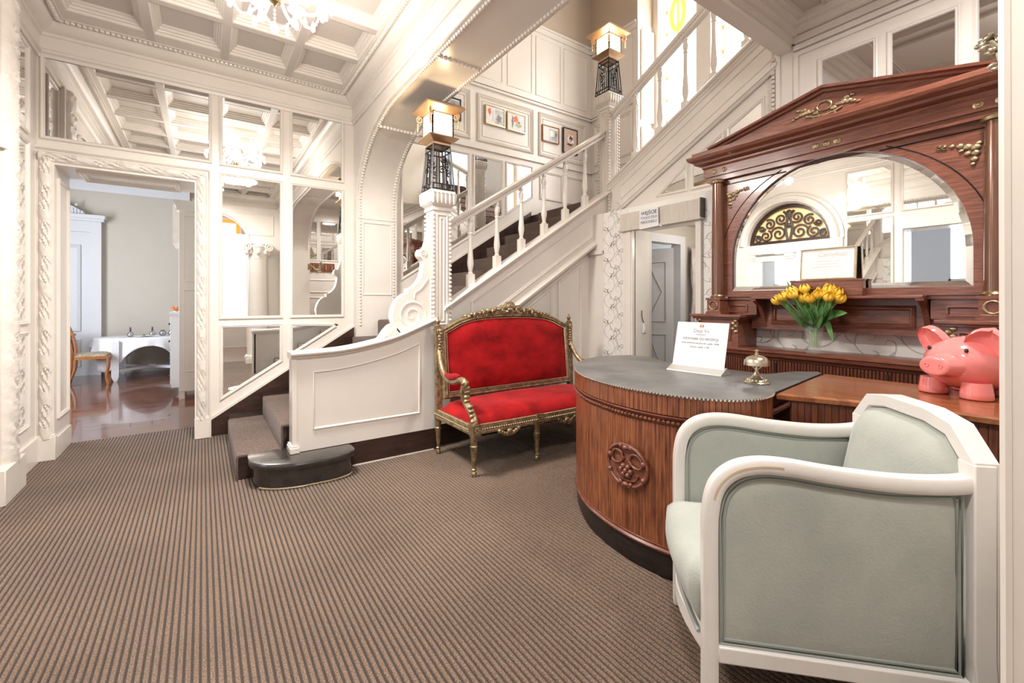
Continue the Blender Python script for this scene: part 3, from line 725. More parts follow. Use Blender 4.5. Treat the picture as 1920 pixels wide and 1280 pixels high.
# ================================================================== STAIRCASE
RI, TR, X0 = .1755, .277, .2
st = thing('staircase', 'white panelled staircase with turned balusters and brown carpeted steps', 'staircase', (.2, 4.2, 0))
stp = None
for k in range(1, 14):                       # steps 1..13, the landing is the fourteenth
    x0 = X0+TR*(k-1); z1 = RI*k; y0 = 3.64
    b = MB(); b.box(x0, y0, max(0, z1-.36), x0+TR+.02, 4.97, z1-.012); s_ = b.build('step', 'dark_wood', st)
    b = MB(); ya, yb = (3.60 if k > 1 else 3.62), 4.80
    pr = [(x0-.012, z1-RI+.002), (x0-.012, z1-.012), (x0-.006, z1-.003), (x0+.006, z1), (x0+TR-.010, z1), (x0+TR-.010, z1-.013), (x0+.002, z1-.013), (x0+.002, z1-RI+.002)]
    b.prism(pr, lambda u, v, h: (u, h, v), ya, yb); b.build('carpet_cover', 'stair_carpet', s_)
    if k > 1:
        b = MB(); b.box(x0-.014, ya+.01, z1-RI+.001, x0-.006, yb-.005, z1-RI+.010); b.build('stair_rod', 'nail', s_)
b = MB(); b.box(3.80, 3.50, RI*14-.16, 5.0, 5.0, RI*14); ld = b.build('landing', 'dark_wood', st)
b = MB(); b.box(3.788, 3.62, RI*14-.17, 4.9, 4.8, RI*14+.008); b.build('carpet_cover', 'stair_carpet', ld)
# rounded bottom step
pl = [(.25, 3.64), (.25, 3.50)]+[(.60-.35*C_(a), 3.50-.27*S(a)) for a in [PI/2*i/10 for i in range(1, 11)]]+[(.72, 3.225)]+[(.72+.20*S(a), 3.335-.11*C_(a)) for a in [PI/2*i/6 for i in range(1, 7)]]+[(.92, 3.46), (.92, 3.64)]
b = MB(); b.prism(inset(pl, .03), PZ(0), 0, .135); bn = b.build('bullnose_step', 'black_step', st)
b = MB()
for i, (d, z) in enumerate(((.03, .135), (.006, .137), (0, .148), (0, .165), (.006, .175), (.02, .177))): pass
rg = [[(u, v, z) for u, v in inset(pl, d)] for d, z in ((.03, .132), (.004, .135), (0, .146), (0, .163), (.006, .173), (.02, .1765))]
b.loft(rg); b.build('bullnose_tread', 'black_step', bn)
b = MB(); b.tube([(u, v, .006) for u, v in inset(pl, .024)[4:-2]], .006, 5); b.build('shoe_mould', 'gold_light', bn)
# low curved wall beside the first steps
top = spline([(.53, .853), (.82, .862), (1.04, .892), (1.28, .948), (1.54, 1.048), (1.62, 1.08)], 6)
b = MB(); b.prism([(.53, .18), (1.62, .18)]+top[::-1], lambda u, v, h: (u, 3.45+h, v), 0, .12)
lw = b.build('low_wall', 'paint', st, smooth=25)
def sweep_xz(b, path, prof):
    """sweep a (y, dz) profile along an x-z path"""
    b.loft([[(u, y, v+dz) for y, dz in prof] for u, v in path])
CAP = [(3.44, -.012), (3.43, -.006), (3.425, .004), (3.432, .010), (3.405, .016), (3.400, .028), (3.408, .036), (3.60, .036), (3.605, .02), (3.59, -.012)]
b = MB(); sweep_xz(b, [(.505, .853)]+top, CAP); b.build('wall_cap', 'paint', lw)
tp = [(u, v-.115) for u, v in spline([(.652, .860), (.82, .866), (1.04, .897), (1.28, .953), (1.475, 1.024)], 4)]
b = MB(); b.frame([(.652, .325), (1.475, .325)]+tp[::-1], THIN, PY(3.45)); b.build('panel_moulding', 'paint', lw)
b = MB(); b.box(.515, 3.44, .18, .545, 3.57, .85); b.box(.50, 3.425, .18, .56, 3.58, .215); b.box(.505, 3.43, .215, .553, 3.577, .23); b.build('end_post', 'paint', lw)
b = MB(); b.box(.92, 3.452, 0, 1.62, 3.5, .19); b.box(.53, 3.452, .17, .95, 3.5, .19); b.build('dark_skirting', 'dark_wood', lw)
b = MB(); b.box(.93, 3.446, 0, 1.6, 3.455, .010); b.build('shoe_mould', 'paint', lw)
# side panelling under the flight
ST = lambda x: 1.235+.6336*(x-1.75)          # top of the stringer cap
b = MB(); b.prism([(1.6, 0), (3.56, 0), (3.56, ST(3.56)-.05), (1.6, ST(1.6)-.05)], lambda u, v, h: (u, 3.57+h, v), 0, .06)
sp = b.build('side_panelling', 'paint', st, smooth=0)
for x0, x1 in ((1.80, 2.10), (2.18, 2.56), (2.64, 3.0), (3.08, 3.42)):
    panel(sp, [(x0, .28), (x1, .28), (x1, ST(x1)-.62), (x0, ST(x0)-.62)], PY(3.57))
b = MB(); b.box(1.6, 3.54, 0, 3.55, 3.57, .2); b.build('dark_skirting', 'dark_wood', sp)
b = MB(); b.prism([(1.70, ST(1.70)-.49), (3.80, ST(3.80)-.49), (3.80, ST(3.8)-.03), (1.70, ST(1.7)-.03)], lambda u, v, h: (u, 3.49+h, v), 0, .08); sg_ = b.build('stringer', 'paint', st, smooth=0)
b = MB(); sweep_xz(b, [(1.70, ST(1.70)-.04), (3.72, ST(3.72)-.04)], [(3.49, -.03), (3.475, -.02), (3.46, -.005), (3.46, .006), (3.43, .014), (3.42, .03), (3.43, .04), (3.60, .04), (3.61, .02), (3.60, -.03)]); b.build('stringer_cap', 'paint', sg_)
b = MB(); sweep_xz(b, [(1.70, ST(1.70)-.50), (3.55, ST(3.55)-.50)], [(3.49, -.03), (3.475, -.025), (3.465, -.005), (3.45, .0), (3.445, .018), (3.46, .026), (3.475, .028), (3.49, .05)]); b.build('stringer_moulding', 'paint', sg_)
panel(sg_, [(1.98, ST(1.98)-.39), (3.50, ST(3.50)-.39), (3.50, ST(3.5)-.13), (1.98, ST(1.98)-.13)], PY(3.49), MOULD)
# handrails
RT = lambda x: 1.945+.6336*(x-1.76)
RAIL = [(-.028, -.085), (-.034, -.06), (-.026, -.05), (-.040, -.035), (-.046, -.012), (-.034, 0), (.034, 0), (.046, -.012), (.040, -.035), (.026, -.05), (.034, -.06), (.028, -.085)]
b = MB(); b.loft([[(x, 3.535+y, RT(x)+dz) for y, dz in RAIL] for x in (1.72, 3.75)]); hr = b.build('handrail', 'paint', st)
def dentils(name, a, c, n, parent, mt='room_wall'):
    b = MB()
    for i in range(n):
        t = (i+.5)/n; p = Vector(a).lerp(Vector(c), t); b.box(p.x-.006, p.y-.004, p.z-.006, p.x+.006, p.y+.004, p.z+.006)
    return stuff(b.build(name, mt, parent, smooth=0))
dentils('dentil_row', (1.78, 3.503, RT(1.78)-.052), (3.70, 3.503, RT(3.7)-.052), 84, hr)
def baluster(b, h):
    b.box(-.030, -.030, -.03, .030, .030, .105)
    b.lathe([(.022, .105), (.026, .112), (.017, .125), (.021, .15), (.029, .19), (.030, .215), (.025, .27), (.0185, .38), (.016, h-.155), (.021, h-.150), (.021, h-.14), (.016, h-.133), (.021, h-.11), (.026, h-.085), (.024, h-.06), (.016, h-.04), (.022, h-.03), (.022, h-.02), (.015, h-.01), (.015, h+.035)], 12)
BH = RT(2)-.085-ST(2)
bal = None
for i in range(6):
    x = 2.0+.287*i
    if bal is None:
        b = MB(); baluster(b, BH); bal = b.build('baluster', 'paint', st, local=True); o = bal
    else:
        o = bal.copy(); COL.objects.link(o); o.parent = st
    o.location = (x-.2, 3.53-4.2, ST(x))
# newel posts
def newel(x, y, z0, z1, parent, scroll=False):
    b = MB(); w = .078
    b.box(x-w, y-w, z0, x+w, y+w, z1); b.box(x-w-.012, y-w-.012, z1-.03, x+w+.012, y+w+.012, z1); n = b.build('newel_post', 'paint', parent, bevel=.003)
    b = MB()
    for fn, c in ((PX(x-w), y), (PXp(x+w), y), (PY(y-w), x), (PYp(y+w), x)):
        b.frame(rect(c-.052, c+.052, z0+.05, z1-.06), THIN, fn); b.frame(rect(c-.022, c+.022, z0+.08, z1-.09), THIN, fn)
    b.build('flute_panel', 'paint', n)
    b = MB()
    for sx in (-1, 1):
        for sy in (-1, 1): b.beads([(x+sx*w, y+sy*w, z0), (x+sx*w, y+sy*w, z1-.03)], .036, .0165, (1, 1, .85), 7, 5)
    stuff(b.build('bead_row', 'paint', n))
    b = MB()
    r = [[(x+sx*q, y+sy*q, z) for sx, sy in ((-1, -1), (1, -1), (1, 1), (-1, 1))] for q, z in ((.082, z1), (.105, z1+.02), (.118, z1+.06), (.122, z1+.105), (.112, z1+.13), (.112, z1+.14))]
    b.loft(r); cp = b.build('capital', 'paint', n, smooth=20)
    b = MB()
    for sx, sy, ax in ((0, -1, 0), (0, 1, 0), (-1, 0, 1), (1, 0, 1)):
        for i in range(6):
            t = -.095+.038*i
            p = (x+t, y+sy*.116, z1+.075) if ax == 0 else (x+sx*.116, y+t, z1+.075)
            b.ball(p, (.017, .014, .055) if ax == 0 else (.014, .017, .055), 7, 6)
            p = (p[0], p[1], z1+.115); b.ball(p, (.019, .017, .014), 7, 4)
    stuff(b.build('capital_leaves', 'carved_paint', cp))
    return n
n1 = newel(1.68, 3.535, 1.0, 2.055, st)
n2 = newel(3.815, 3.535, 2.2, 3.455, st)
b = MB(); b.box(3.68, 3.46, 2.0, 3.95, 3.62, 2.22); b.build('newel_base', 'paint', st)
b = MB(); b.box(1.6, 3.46, .2, 1.76, 3.61, 1.02); b.build('newel_base', 'paint', st)
# big scroll bracket
out = spline([(1.60, 1.02), (1.47, .96), (1.36, .965), (1.29, 1.02), (1.252, 1.13), (1.285, 1.245), (1.345, 1.305), (1.385, 1.315)], 6)+spline([(1.385, 1.355), (1.44, 1.375), (1.50, 1.45), (1.525, 1.56), (1.515, 1.60), (1.49, 1.625), (1.482, 1.655), (1.50, 1.69), (1.535, 1.695), (1.56, 1.76), (1.585, 1.86), (1.605, 1.88)], 5)
b = MB(); b.prism(out, lambda u, v, h: (u, 3.475+h, v), 0, .10); sc = b.build('scroll_bracket', 'paint', st, smooth=25)
b = MB()
b.tube([(u, 3.476, v) for u, v in spiral((1.415, 1.135), .135, .015, 2.1, -1.2, 60, 1)], .009, 6)
b.tube([(u, 3.476, v) for u, v in spiral((1.517, 1.655), .030, .006, 1.6, -1.2, 30, 1)], .006, 6)
b.tube([(u, 3.476, v) for u, v in spline([(1.44, 1.275), (1.445, 1.32), (1.50, 1.36), (1.56, 1.44)], 6)], .008, 6)
b.tube([(1.585, 3.476, 1.05), (1.585, 3.476, 1.45)], .007, 5)
b.build('spiral_relief', 'paint', sc)
b = MB()
lf = spline([(1.08, .935), (1.14, .955), (1.19, 1.02), (1.235, 1.062), (1.27, 1.06), (1.33, .985)], 5)
b.prism(lf+[(1.30, .97), (1.2, .95)], lambda u, v, h: (u, 3.475+h, v), 0, .08)
for i in range(5): b.ball((1.14+.032*i, 3.474, .955+.018*i), (.022, .015, .016+.004*i), 8, 6)
b.build('leaf_foot', 'carved_paint', sc)

# ---- upper flight, rising towards the viewer along the right wall
uf = thing('upper_stair_flight', 'upper stair flight with white raking stringer above the staff doorway', 'staircase', (3.8, 3.4, 2.2))
SU = lambda y: 2.60+.527*(3.40-y)            # top of stringer cap
SB = lambda y: 2.215+.527*(3.40-y)
b = MB(); b.prism([(3.46, 2.2), (3.40, SB(3.40)), (1.68, SB(1.68)), (1.68, SU(1.68)-.02), (3.46, SU(3.46)-.02)], lambda u, v, h: (3.76+h, u, v), 0, .09); us = b.build('stringer', 'paint', uf, smooth=0)
b = MB(); b.prism([(3.46, 2.2), (1.68, 2.2), (1.68, SB(1.68)), (3.40, SB(3.40))], lambda u, v, h: (3.775+h, u, v), 0, .06); ub = b.build('spandrel', 'paint', uf, smooth=0)
def sweep_yz(b, y0, y1, fz, prof): b.loft([[(x, y, fz(y)+dz) for x, dz in prof] for y in (y0, y1)])
b = MB(); sweep_yz(b, 3.47, 1.68, SU, [(3.76, -.075), (3.745, -.06), (3.742, -.045), (3.73, -.04), (3.73, -.025), (3.705, -.015), (3.70, 0), (3.71, .012), (3.87, .012), (3.88, -.03), (3.86, -.07)]); b.build('stringer_cap', 'paint', us)
b = MB(); sweep_yz(b, 3.40, 1.68, SB, [(3.76, -.02), (3.745, -.015), (3.735, .0), (3.72, .005), (3.718, .025), (3.735, .032), (3.75, .045), (3.76, .06)]); b.build('stringer_moulding', 'paint', us)
panel(us, [(3.30, SB(3.30)+.10), (1.72, SB(1.72)+.10), (1.72, SU(1.72)-.13), (3.30, SU(3.30)-.13)], PX(3.76), THIN)
UX = PX(3.775)
mirror(ub, [(2.80, 2.325), (2.52, 2.325), (2.52, SB(2.52)-.16)], UX)
mirror(ub, [(2.43, 2.325), (2.16, 2.325), (2.16, SB(2.16)-.16), (2.43, SB(2.43)-.16)], UX)
mirror(ub, [(2.08, 2.325), (1.82, 2.325), (1.82, SB(1.82)-.16), (2.08, SB(2.08)-.16)], UX)
RU = lambda y: SU(y)+.825
b = MB(); b.loft([[(3.81+y_, y, RU(y)+dz) for y_, dz in RAIL] for y in (3.47, 1.68)]); hu = b.build('handrail', 'paint', uf)
b = MB()
for i in range(70):
    y = 3.44-1.74*i/70; b.box(3.775, y-.006, RU(y)-.058, 3.783, y+.006, RU(y)-.046)
stuff(b.build('dentil_row', 'room_wall', hu, smooth=0))
ba2 = None; BH2 = .825-.085
for i, y in enumerate((3.147, 2.835, 2.544, 2.256, 1.96)):
    if ba2 is None:
        b = MB(); baluster(b, BH2-.012); ba2 = b.build('baluster', 'paint', uf, local=True); o = ba2
    else:
        o = ba2.copy(); COL.objects.link(o); o.parent = uf
    o.location = (.01, y-3.4, SU(y)+.012-2.2)
for k in range(9):
    y1 = 3.42-.2*k*1.0; z1 = RI*15+k*.1755*.60*1.0
    y1 = 3.42-.333*k; z1 = RI*14+.1755*(k+1)
    if y1 < 1.0: break
    b = MB(); b.box(3.84, y1-.34, z1-.30, 4.98, y1, z1-.01); s_ = b.build('step', 'dark_wood', uf)
    b = MB(); b.box(3.90, y1-.33, z1-.012, 4.9, y1+.012, z1); b.box(3.90, y1, z1-.1755, 4.9, y1+.012, z1); b.build('carpet_cover', 'stair_carpet', s_)

# ---- lanterns on the two newels
def lantern(loc, label):
    t = thing('newel_lantern', label, 'lantern', loc, 0, 'iron lanterns on the newel posts')
    b = MB(); H = .40
    hw = lambda z: .105-.028*z/H
    cs = ((-1, -1), (1, -1), (1, 1), (-1, 1))
    for sx, sy in cs: b.bar((sx*hw(0), sy*hw(0), 0), (sx*hw(H), sy*hw(H), H), .010, .010)
    for z in (.012, .055, .345, .392):
        q = hw(z)
        for k in range(4):
            a, c = cs[k], cs[(k+1) % 4]; b.bar((a[0]*q, a[1]*q, z), (c[0]*q, c[1]*q, z), .008, .010)
    for k in range(4):
        ca = (Matrix.Rotation(k*PI/2, 4, 'Z'))
        b.M = ca
        for t_ in (-.66, -.36, .36, .66): b.bar((t_*hw(.05), -hw(.05), .05), (t_*hw(.35), -hw(.35), .345), .007, .007)
        b.bar((0, -hw(.05), .05), (0, -hw(.15), .12), .007, .007)
        for j in range(5): b.bar(((-.8+.4*j)*hw(.0), -hw(0), .012), ((-.8+.4*j)*hw(.05), -hw(.05), .055), .006, .006)
        yf = lambda z: -hw(z)-.003
        p = spiral((.012, .275), .034, .008, 1.4, -2.6, 26, 1)[::-1]+spiral((-.008, .175), .034, .008, 1.4, .55, 26, 1)
        b.tube([(u, yf(v), v) for u, v in p], .0055, 5)
        b.M = Matrix()
    b.build('iron_cage', 'iron', t, local=True)
    def tray(prof, name):
        b = MB(); b.loft([[(sx*q, sy*q, z) for sx, sy in cs] for q, z in prof]); return b.build(name, 'copper', t, smooth=20, local=True)
    tray([(.075, H-.005), (.078, H+.015), (.092, H+.03), (.135, H+.052), (.138, H+.060), (.10, H+.066)], 'lower_tray')
    tray([(.11, H+.265), (.125, H+.275), (.175, H+.300), (.178, H+.312), (.155, H+.335), (.10, H+.36), (.02, H+.368)], 'roof')
    for k in range(4):
        b = MB(); b.M = Matrix.Rotation(k*PI/2, 4, 'Z')
        b.box(-.088, -.096, H+.075, .088, -.092, H+.262); gp = b.build('glass_pane', 'lamp_glass', t, local=True, smooth=0)
        b = MB(); b.M = Matrix.Rotation(k*PI/2, 4, 'Z'); z0, z1 = H+.066, H+.270
        for x in (-.094, .094): b.box(x-.007, -.101, z0, x+.007, -.091, z1)
        for z in (z0, z1-.012): b.box(-.1, -.101, z, .1, -.091, z+.012)
        zm = (z0+z1)/2
        for p in (((-.085, zm), (0, z1-.02)), ((0, z1-.02), (.085, zm)), ((.085, zm), (0, z0+.02)), ((0, z0+.02), (-.085, zm)), ((0, z1-.02), (.0, zm)), ((0, zm), (.085, zm))):
            b.tube([(p[0][0], -.099, p[0][1]), (p[1][0], -.099, p[1][1])], .0022, 4)
        b.build('lead_bars', 'lead', gp, local=True)
        b = MB(); b.M = Matrix.Rotation(k*PI/2+PI/4, 4, 'Z')
        b.tube([(.165+u, 0, H+.245+v) for u, v in spiral((0, 0), .034, .008, 1.5, 2.2, 26, -1)[::-1]+[(-.02, .03)]], .007, 6)
        b.tube([(.185, 0, H+.215), (.185, 0, H+.15)], .006, 6); b.ball((.185, 0, H+.145), .009)
        b.build('corner_scroll', 'copper', t, local=True)
    b = MB(); b.ball((0, 0, H+.16), (.035, .035, .05), 12, 8); b.build('bulb', 'bulb', t, local=True)
    point_light('lantern_light', (0, -.13, H+.15), 3.2, (1, .74, .42), .03, t)
    point_light('lantern_light', (-.13, 0, H+.15), 3.2, (1, .74, .42), .03, t)
    return t
lantern((1.68, 3.535, 2.195), 'lit iron lantern on the lower newel post beside the scroll bracket')
lantern((3.815, 3.535, 3.595), 'lit iron lantern on the upper newel post before the tan wall')

# ---- chandelier
ch = thing('chandelier', 'white glass chandelier with crystal drops hanging from the coffered ceiling', 'chandelier', (.36, 3.05, 3.56))
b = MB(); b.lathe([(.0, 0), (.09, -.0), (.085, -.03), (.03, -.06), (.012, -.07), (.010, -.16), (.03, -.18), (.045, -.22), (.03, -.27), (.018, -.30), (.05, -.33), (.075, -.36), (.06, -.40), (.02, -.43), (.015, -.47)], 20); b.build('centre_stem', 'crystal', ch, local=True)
b = MB(); b.lathe([(.03, -.455), (.04, -.47), (.034, -.485), (.01, -.50), (.0, -.515)], 16); b.build('brass_boss', 'brass', ch, local=True)
drop = None; NA = 8
def dropmesh(b): b.lathe([(.0, 0), (.004, -.004), (.005, -.012), (.012, -.035), (.015, -.052), (.011, -.066), (.0, -.073)], 8)
for k in range(NA):
    a = TAU*k/NA+.2; ca, sa = C_(a), S(a)
    pth = spline([(.03, -.36), (.10, -.44), (.18, -.47), (.25, -.44), (.285, -.385), (.29, -.36)], 6)
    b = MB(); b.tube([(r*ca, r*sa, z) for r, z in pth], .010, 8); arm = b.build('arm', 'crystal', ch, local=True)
    b = MB(); b.lathe([(.0, -.372), (.03, -.37), (.055, -.352), (.058, -.345), (.02, -.35), (.012, -.345)], 16, (.29*ca, .29*sa, 0)); b.build('drip_cup', 'crystal', arm, local=True)
    b = MB(); b.lathe([(.011, -.352), (.011, -.27), (.008, -.265)], 10, (.29*ca, .29*sa, 0)); b.build('candle', 'candle_white', arm, local=True)
    b = MB(); b.ball((.29*ca, .29*sa, -.235), (.016, .016, .034), 10, 8); b.build('bulb', 'bulb', arm, local=True)
    b = MB(); b.lathe([(.0, -.388), (.012, -.385), (.013, -.376), (.01, -.372)], 10, (.29*ca, .29*sa, 0)); b.build('brass_nut', 'brass', arm, local=True)
    spots = [(.29, 0, -.405)]+[(.335, d, -.36) for d in (-.12, .12)]+[(.25, .16, -.47)]
    for r, da, z in spots:
        if drop is None:
            b = MB(); dropmesh(b); drop = b.build('crystal_drop', 'crystal', ch, local=True); o = drop
        else:
            o = drop.copy(); COL.objects.link(o); o.parent = ch
        o.location = (r*C_(a+da), r*S(a+da), z)
b = MB()
for k in range(NA):
    a0 = TAU*k/NA+.2; a1 = TAU*(k+1)/NA+.2
    p = [(.29*C_(a0+(a1-a0)*t), .29*S(a0+(a1-a0)*t), -.365-.11*S(PI*t)) for t in [i/12 for i in range(13)]]
    b.beads(p, .022, .009, (1, 1, 1.2), 6, 4)
    p = [((.28*(1-t)+.03*t)*C_(a0), (.28*(1-t)+.03*t)*S(a0), -.36+.22*t-.08*S(PI*t)) for t in [i/12 for i in range(13)]]
    b.beads(p, .024, .008, (1, 1, 1), 6, 4)
    b.beads([(.29*C_(a0), .29*S(a0), -.37), (.29*C_(a0), .29*S(a0), -.41)], .014, .006)
b.beads([(0, 0, -.52), (0, 0, -.62)], .024, .008); b.ball((0, 0, -.645), .026, 12, 8)
stuff(b.build('bead_chain', 'crystal', ch, local=True))
for k in range(4):
    a = TAU*k/4+.4; point_light('chandelier_light', (.44*C_(a), .44*S(a), -.62), 9, (1, .94, .87), .05, ch)
l = bpy.data.lights.new('chandelier_pool', 'AREA'); l.shape = 'DISK'; l.size = .5; l.energy = 72; l.color = (1, .95, .89)
o = bpy.data.objects.new('chandelier_pool', l); COL.objects.link(o); o.location = (0, 0, -.70); o.parent = ch

# ---- lamps added out of view to brighten the near lobby and the reception
def added_lamp(loc, label, power):
    t = thing('added_lamp', label, 'added lamp', loc)
    b = MB(); b.lathe([(.0, 0), (.17, 0), (.175, -.02), (.15, -.03), (.0, -.03)], 28); b.build('added_lamp_base', 'brass', t, local=True)
    b = MB(); b.lathe([(.15, -.03), (.155, -.06), (.12, -.11), (.06, -.135), (.0, -.14)], 28); b.build('added_lamp_bowl', 'added_lamp_bowl', t, local=True)
    l = bpy.data.lights.new('added_lamp_light', 'AREA'); l.shape = 'DISK'; l.size = .3; l.energy = power; l.color = (1, .96, .91)
    o = bpy.data.objects.new('added_lamp_light', l); COL.objects.link(o); o.location = (0, 0, -.15); o.parent = t
added_lamp((.16, .28, 3.45), 'frosted bowl lamp added out of view over the near end of the lobby', 48)
added_lamp((2.65, .42, 3.385), 'frosted bowl lamp added out of view over the reception counter', 34)
# ================================================================== RECEPTION DESK
DZ = .84
rk = thing('reception_desk', 'curved reddish tambour reception desk with grey leather top and carved medallion', 'desk', (2.1, 1.6, 0))
front = spline([(2.70, 2.27), (2.50, 2.335), (2.25, 2.30), (1.95, 2.10), (1.755, 1.83), (1.68, 1.60), (1.662, 1.41), (1.682, 1.245), (1.728, 1.115), (1.80, 1.01), (1.91, .945), (2.03, .937), (2.12, .965)], 10)
back = [(2.92, 1.07), (2.96, 1.10), (2.84, 1.20), (2.62, 1.24), (2.60, 1.90), (2.72, 2.10)]
outl = front+back
b = MB(); b.prism(inset(outl, .035), PZ(0), .0, DZ-.02); b.build('desk_body', 'tambour_dark', rk, smooth=30)
b = MB(); b.loft([[(u, v, z) for u, v in inset(outl, d)] for d, z in ((.03, 0), (.022, .02), (.018, .115), (.03, .12))]); b.build('plinth', 'plinth_black', rk, smooth=30)
def band(name, prof, mt, parent=rk):
    b = MB(); b.loft([[(u, v, z) for u, v in inset(outl, d)] for d, z in prof]); return b.build(name, mt, parent, smooth=30)
band('base_moulding', ((.03, .118), (.008, .122), (.004, .132), (.012, .140), (.010, .150), (.028, .156)), 'mahogany')
band('upper_moulding', ((.03, .690), (.018, .694), (.012, .705), (.022, .712), (.012, .724), (.004, .735), (.014, .744), (.03, .748)), 'mahogany')
band('leather_top', ((.03, DZ-.014), (.004, DZ-.012), (.002, DZ-.003), (.008, DZ)), 'leather')
def slats(poly, d, z0, z1, sp, name, mt, parent, r=.5):
    pts = resample([(u, v, 0) for u, v in inset(poly, d)][:len(front)] if poly is outl else [(u, v, 0) for u, v in poly], sp)
    b = MB(); n = len(pts)
    for i in range(1, n-1):
        p = Vector(pts[i]); t = (Vector(pts[i+1])-Vector(pts[i-1])).normalized(); nrm = Vector((t.y, -t.x, 0))
        if poly is outl: nrm = -nrm
        q = [p-t*sp*.46-nrm*.01, p-t*sp*.46+nrm*.000, p-t*sp*.28+nrm*.005, p+t*sp*.28+nrm*.005, p+t*sp*.46+nrm*.000, p+t*sp*.46-nrm*.01]
        b.loft([[(a.x, a.y, z0) for a in q], [(a.x, a.y, z1) for a in q]])
    return stuff(b.build(name, mt, parent, smooth=0))
slats(outl, .024, .150, .694, .0165, 'tambour_slats', 'tambour', rk)
slats(outl, .014, .745, DZ-.010, .024, 'frieze_slats', 'tambour', rk)
b = MB()
for p in resample([(u, v, 0) for u, v in inset(outl, .001)][:len(front)], .0165): b.ball((p[0], p[1], DZ-.006), .0062, 6, 4)
stuff(b.build('nail_heads', 'nail', rk))
b = MB()
for i, p in enumerate(resample([(u, v, 0) for u, v in inset(outl, .008)][:len(front)], .022)): b.ball((p[0], p[1], .712), (.010, .010, .009), 6, 4)
stuff(b.build('carved_band', 'mahogany', rk))
# medallion on the curved front
mc = (1.672, 1.425); mn = Vector((-.998, -.02, 0)); 
def MD(u, v, h):
    y = mc[1]-u
    # follow the curve of the desk front
    best = min(front, key=lambda p: abs(p[1]-y)+(0 if p[0] < 1.95 else 9))
    return (best[0]+.018-h-.012, y, .468+v)
md = MB(); E_ = [(.118*C_(TAU*i/36), .098*S(TAU*i/36)) for i in range(36)]
md.loft([[MD(u*q, v*q, h) for u, v in E_] for q, h in ((.96, 0), (.98, .006), (.90, .008), (.85, .003), (.02, .004))], True, False); mo = md.build('medallion', 'mahogany', rk)
b = MB()
b.tube([MD(u, v, .010) for u, v in E_], .0085, 6, True)
for sg in (-1, 1):
    b.tube([MD(sg*u, v, .010) for u, v in spline([(.02, .03), (.03, .055), (.06, .062), (.085, .045), (.09, .015), (.07, .0), (.035, .008), (.012, .035)], 5)], .006, 6)
    for c, r in (((.10, .03), .014), ((.10, -.045), .014), ((.03, .088), .012), ((.03, -.085), .012)): b.ball(MD(sg*c[0], c[1], .012), r, 8, 6)
for i in range(7): b.ball(MD(.028*C_(i*TAU/6) if i else 0, -.025+(.022*S(i*TAU/6) if i else 0), .012), .014, 8, 6)
b.ball(MD(0, .085, .014), (.012, .02, .012)); b.ball(MD(0, -.088, .014), (.012, .02, .012))
b.tube([MD(u, v, .009) for u, v in spline([(-.07, -.03), (-.05, -.06), (0, -.07), (.05, -.06), (.07, -.03)], 5)], .005, 6)
b.build('medallion_carving', 'mahogany', mo)
b = MB(); b.box(2.115, .905, .62, 2.135, .95, .70); b.tube([(2.11, .92, .60), (2.11, .92, .72)], .009, 8); b.build('hinge', 'iron', rk)

cr = thing('counter_return', 'straight wooden counter section with worn orange brown top under the piggy bank', 'counter', (2.55, .4, 0))
tp_ = [(2.115, .955), (2.225, .70), (2.30, .40), (2.34, .10), (2.36, -.55), (2.94, -.55), (2.93, .35), (2.91, 1.055), (2.6, 1.02)]
b = MB(); b.loft([[(u, v, z) for u, v in inset(tp_, d)] for d, z in ((.012, DZ-.034), (.002, DZ-.028), (0, DZ-.010), (.008, DZ-.002))]); b.build('counter_top', 'top_wood', cr, smooth=30)
b = MB(); b.prism(inset(tp_, .04), PZ(0), .10, DZ-.034); b.build('counter_body', 'tambour_dark', cr, smooth=0)
b = MB(); b.prism(inset(tp_, .05), PZ(0), 0, .10); b.build('plinth', 'plinth_black', cr, smooth=0)
fe = [(2.150, .935), (2.258, .695), (2.333, .40), (2.373, .10), (2.395, -.5)]
slats(fe[::-1], 0, .12, DZ-.036, .0245, 'tambour_slats', 'tambour_dark', cr)

# ================================================================== SIDEBOARD
sb = thing('mirrored_sideboard', 'tall mahogany sideboard with arched mirror, bronze columns and gilt mounts', 'sideboard', (3.4, 1.18, 0))
YC0 = 1.18
def sy(y): return YC0+y
# lower cabinet
b = MB(); b.box(3.30, sy(-.94), .08, 3.545, sy(.94), .86); b.build('cabinet_body', 'tambour_dark', sb)
b = MB(); b.box(3.32, sy(-.92), 0, 3.54, sy(.92), .08); b.build('plinth', 'plinth_black', sb)
b = MB(); b.loft([[(x, y, z) for x, y in ((3.305-d, sy(-.95-d)), (3.305-d, sy(.95+d)), (3.545, sy(.95+d)), (3.545, sy(-.95-d)))] for d, z in ((0, .835), (.02, .84), (.03, .855), (.045, .865), (.05, .885), (.06, .892), (.06, .905), (.055, .908))]); b.build('counter_top', 'mahogany_h', sb)
slats([(3.296, sy(.93)), (3.296, sy(-.93))], 0, .10, .835, .0185, 'fluted_front', 'tambour_dark', sb)
for y in (-.31, .31):
    b = MB(); b.box(3.284, sy(y)-.006, .10, 3.30, sy(y)+.006, .82); b.build('door_joint', 'plinth_black', sb)
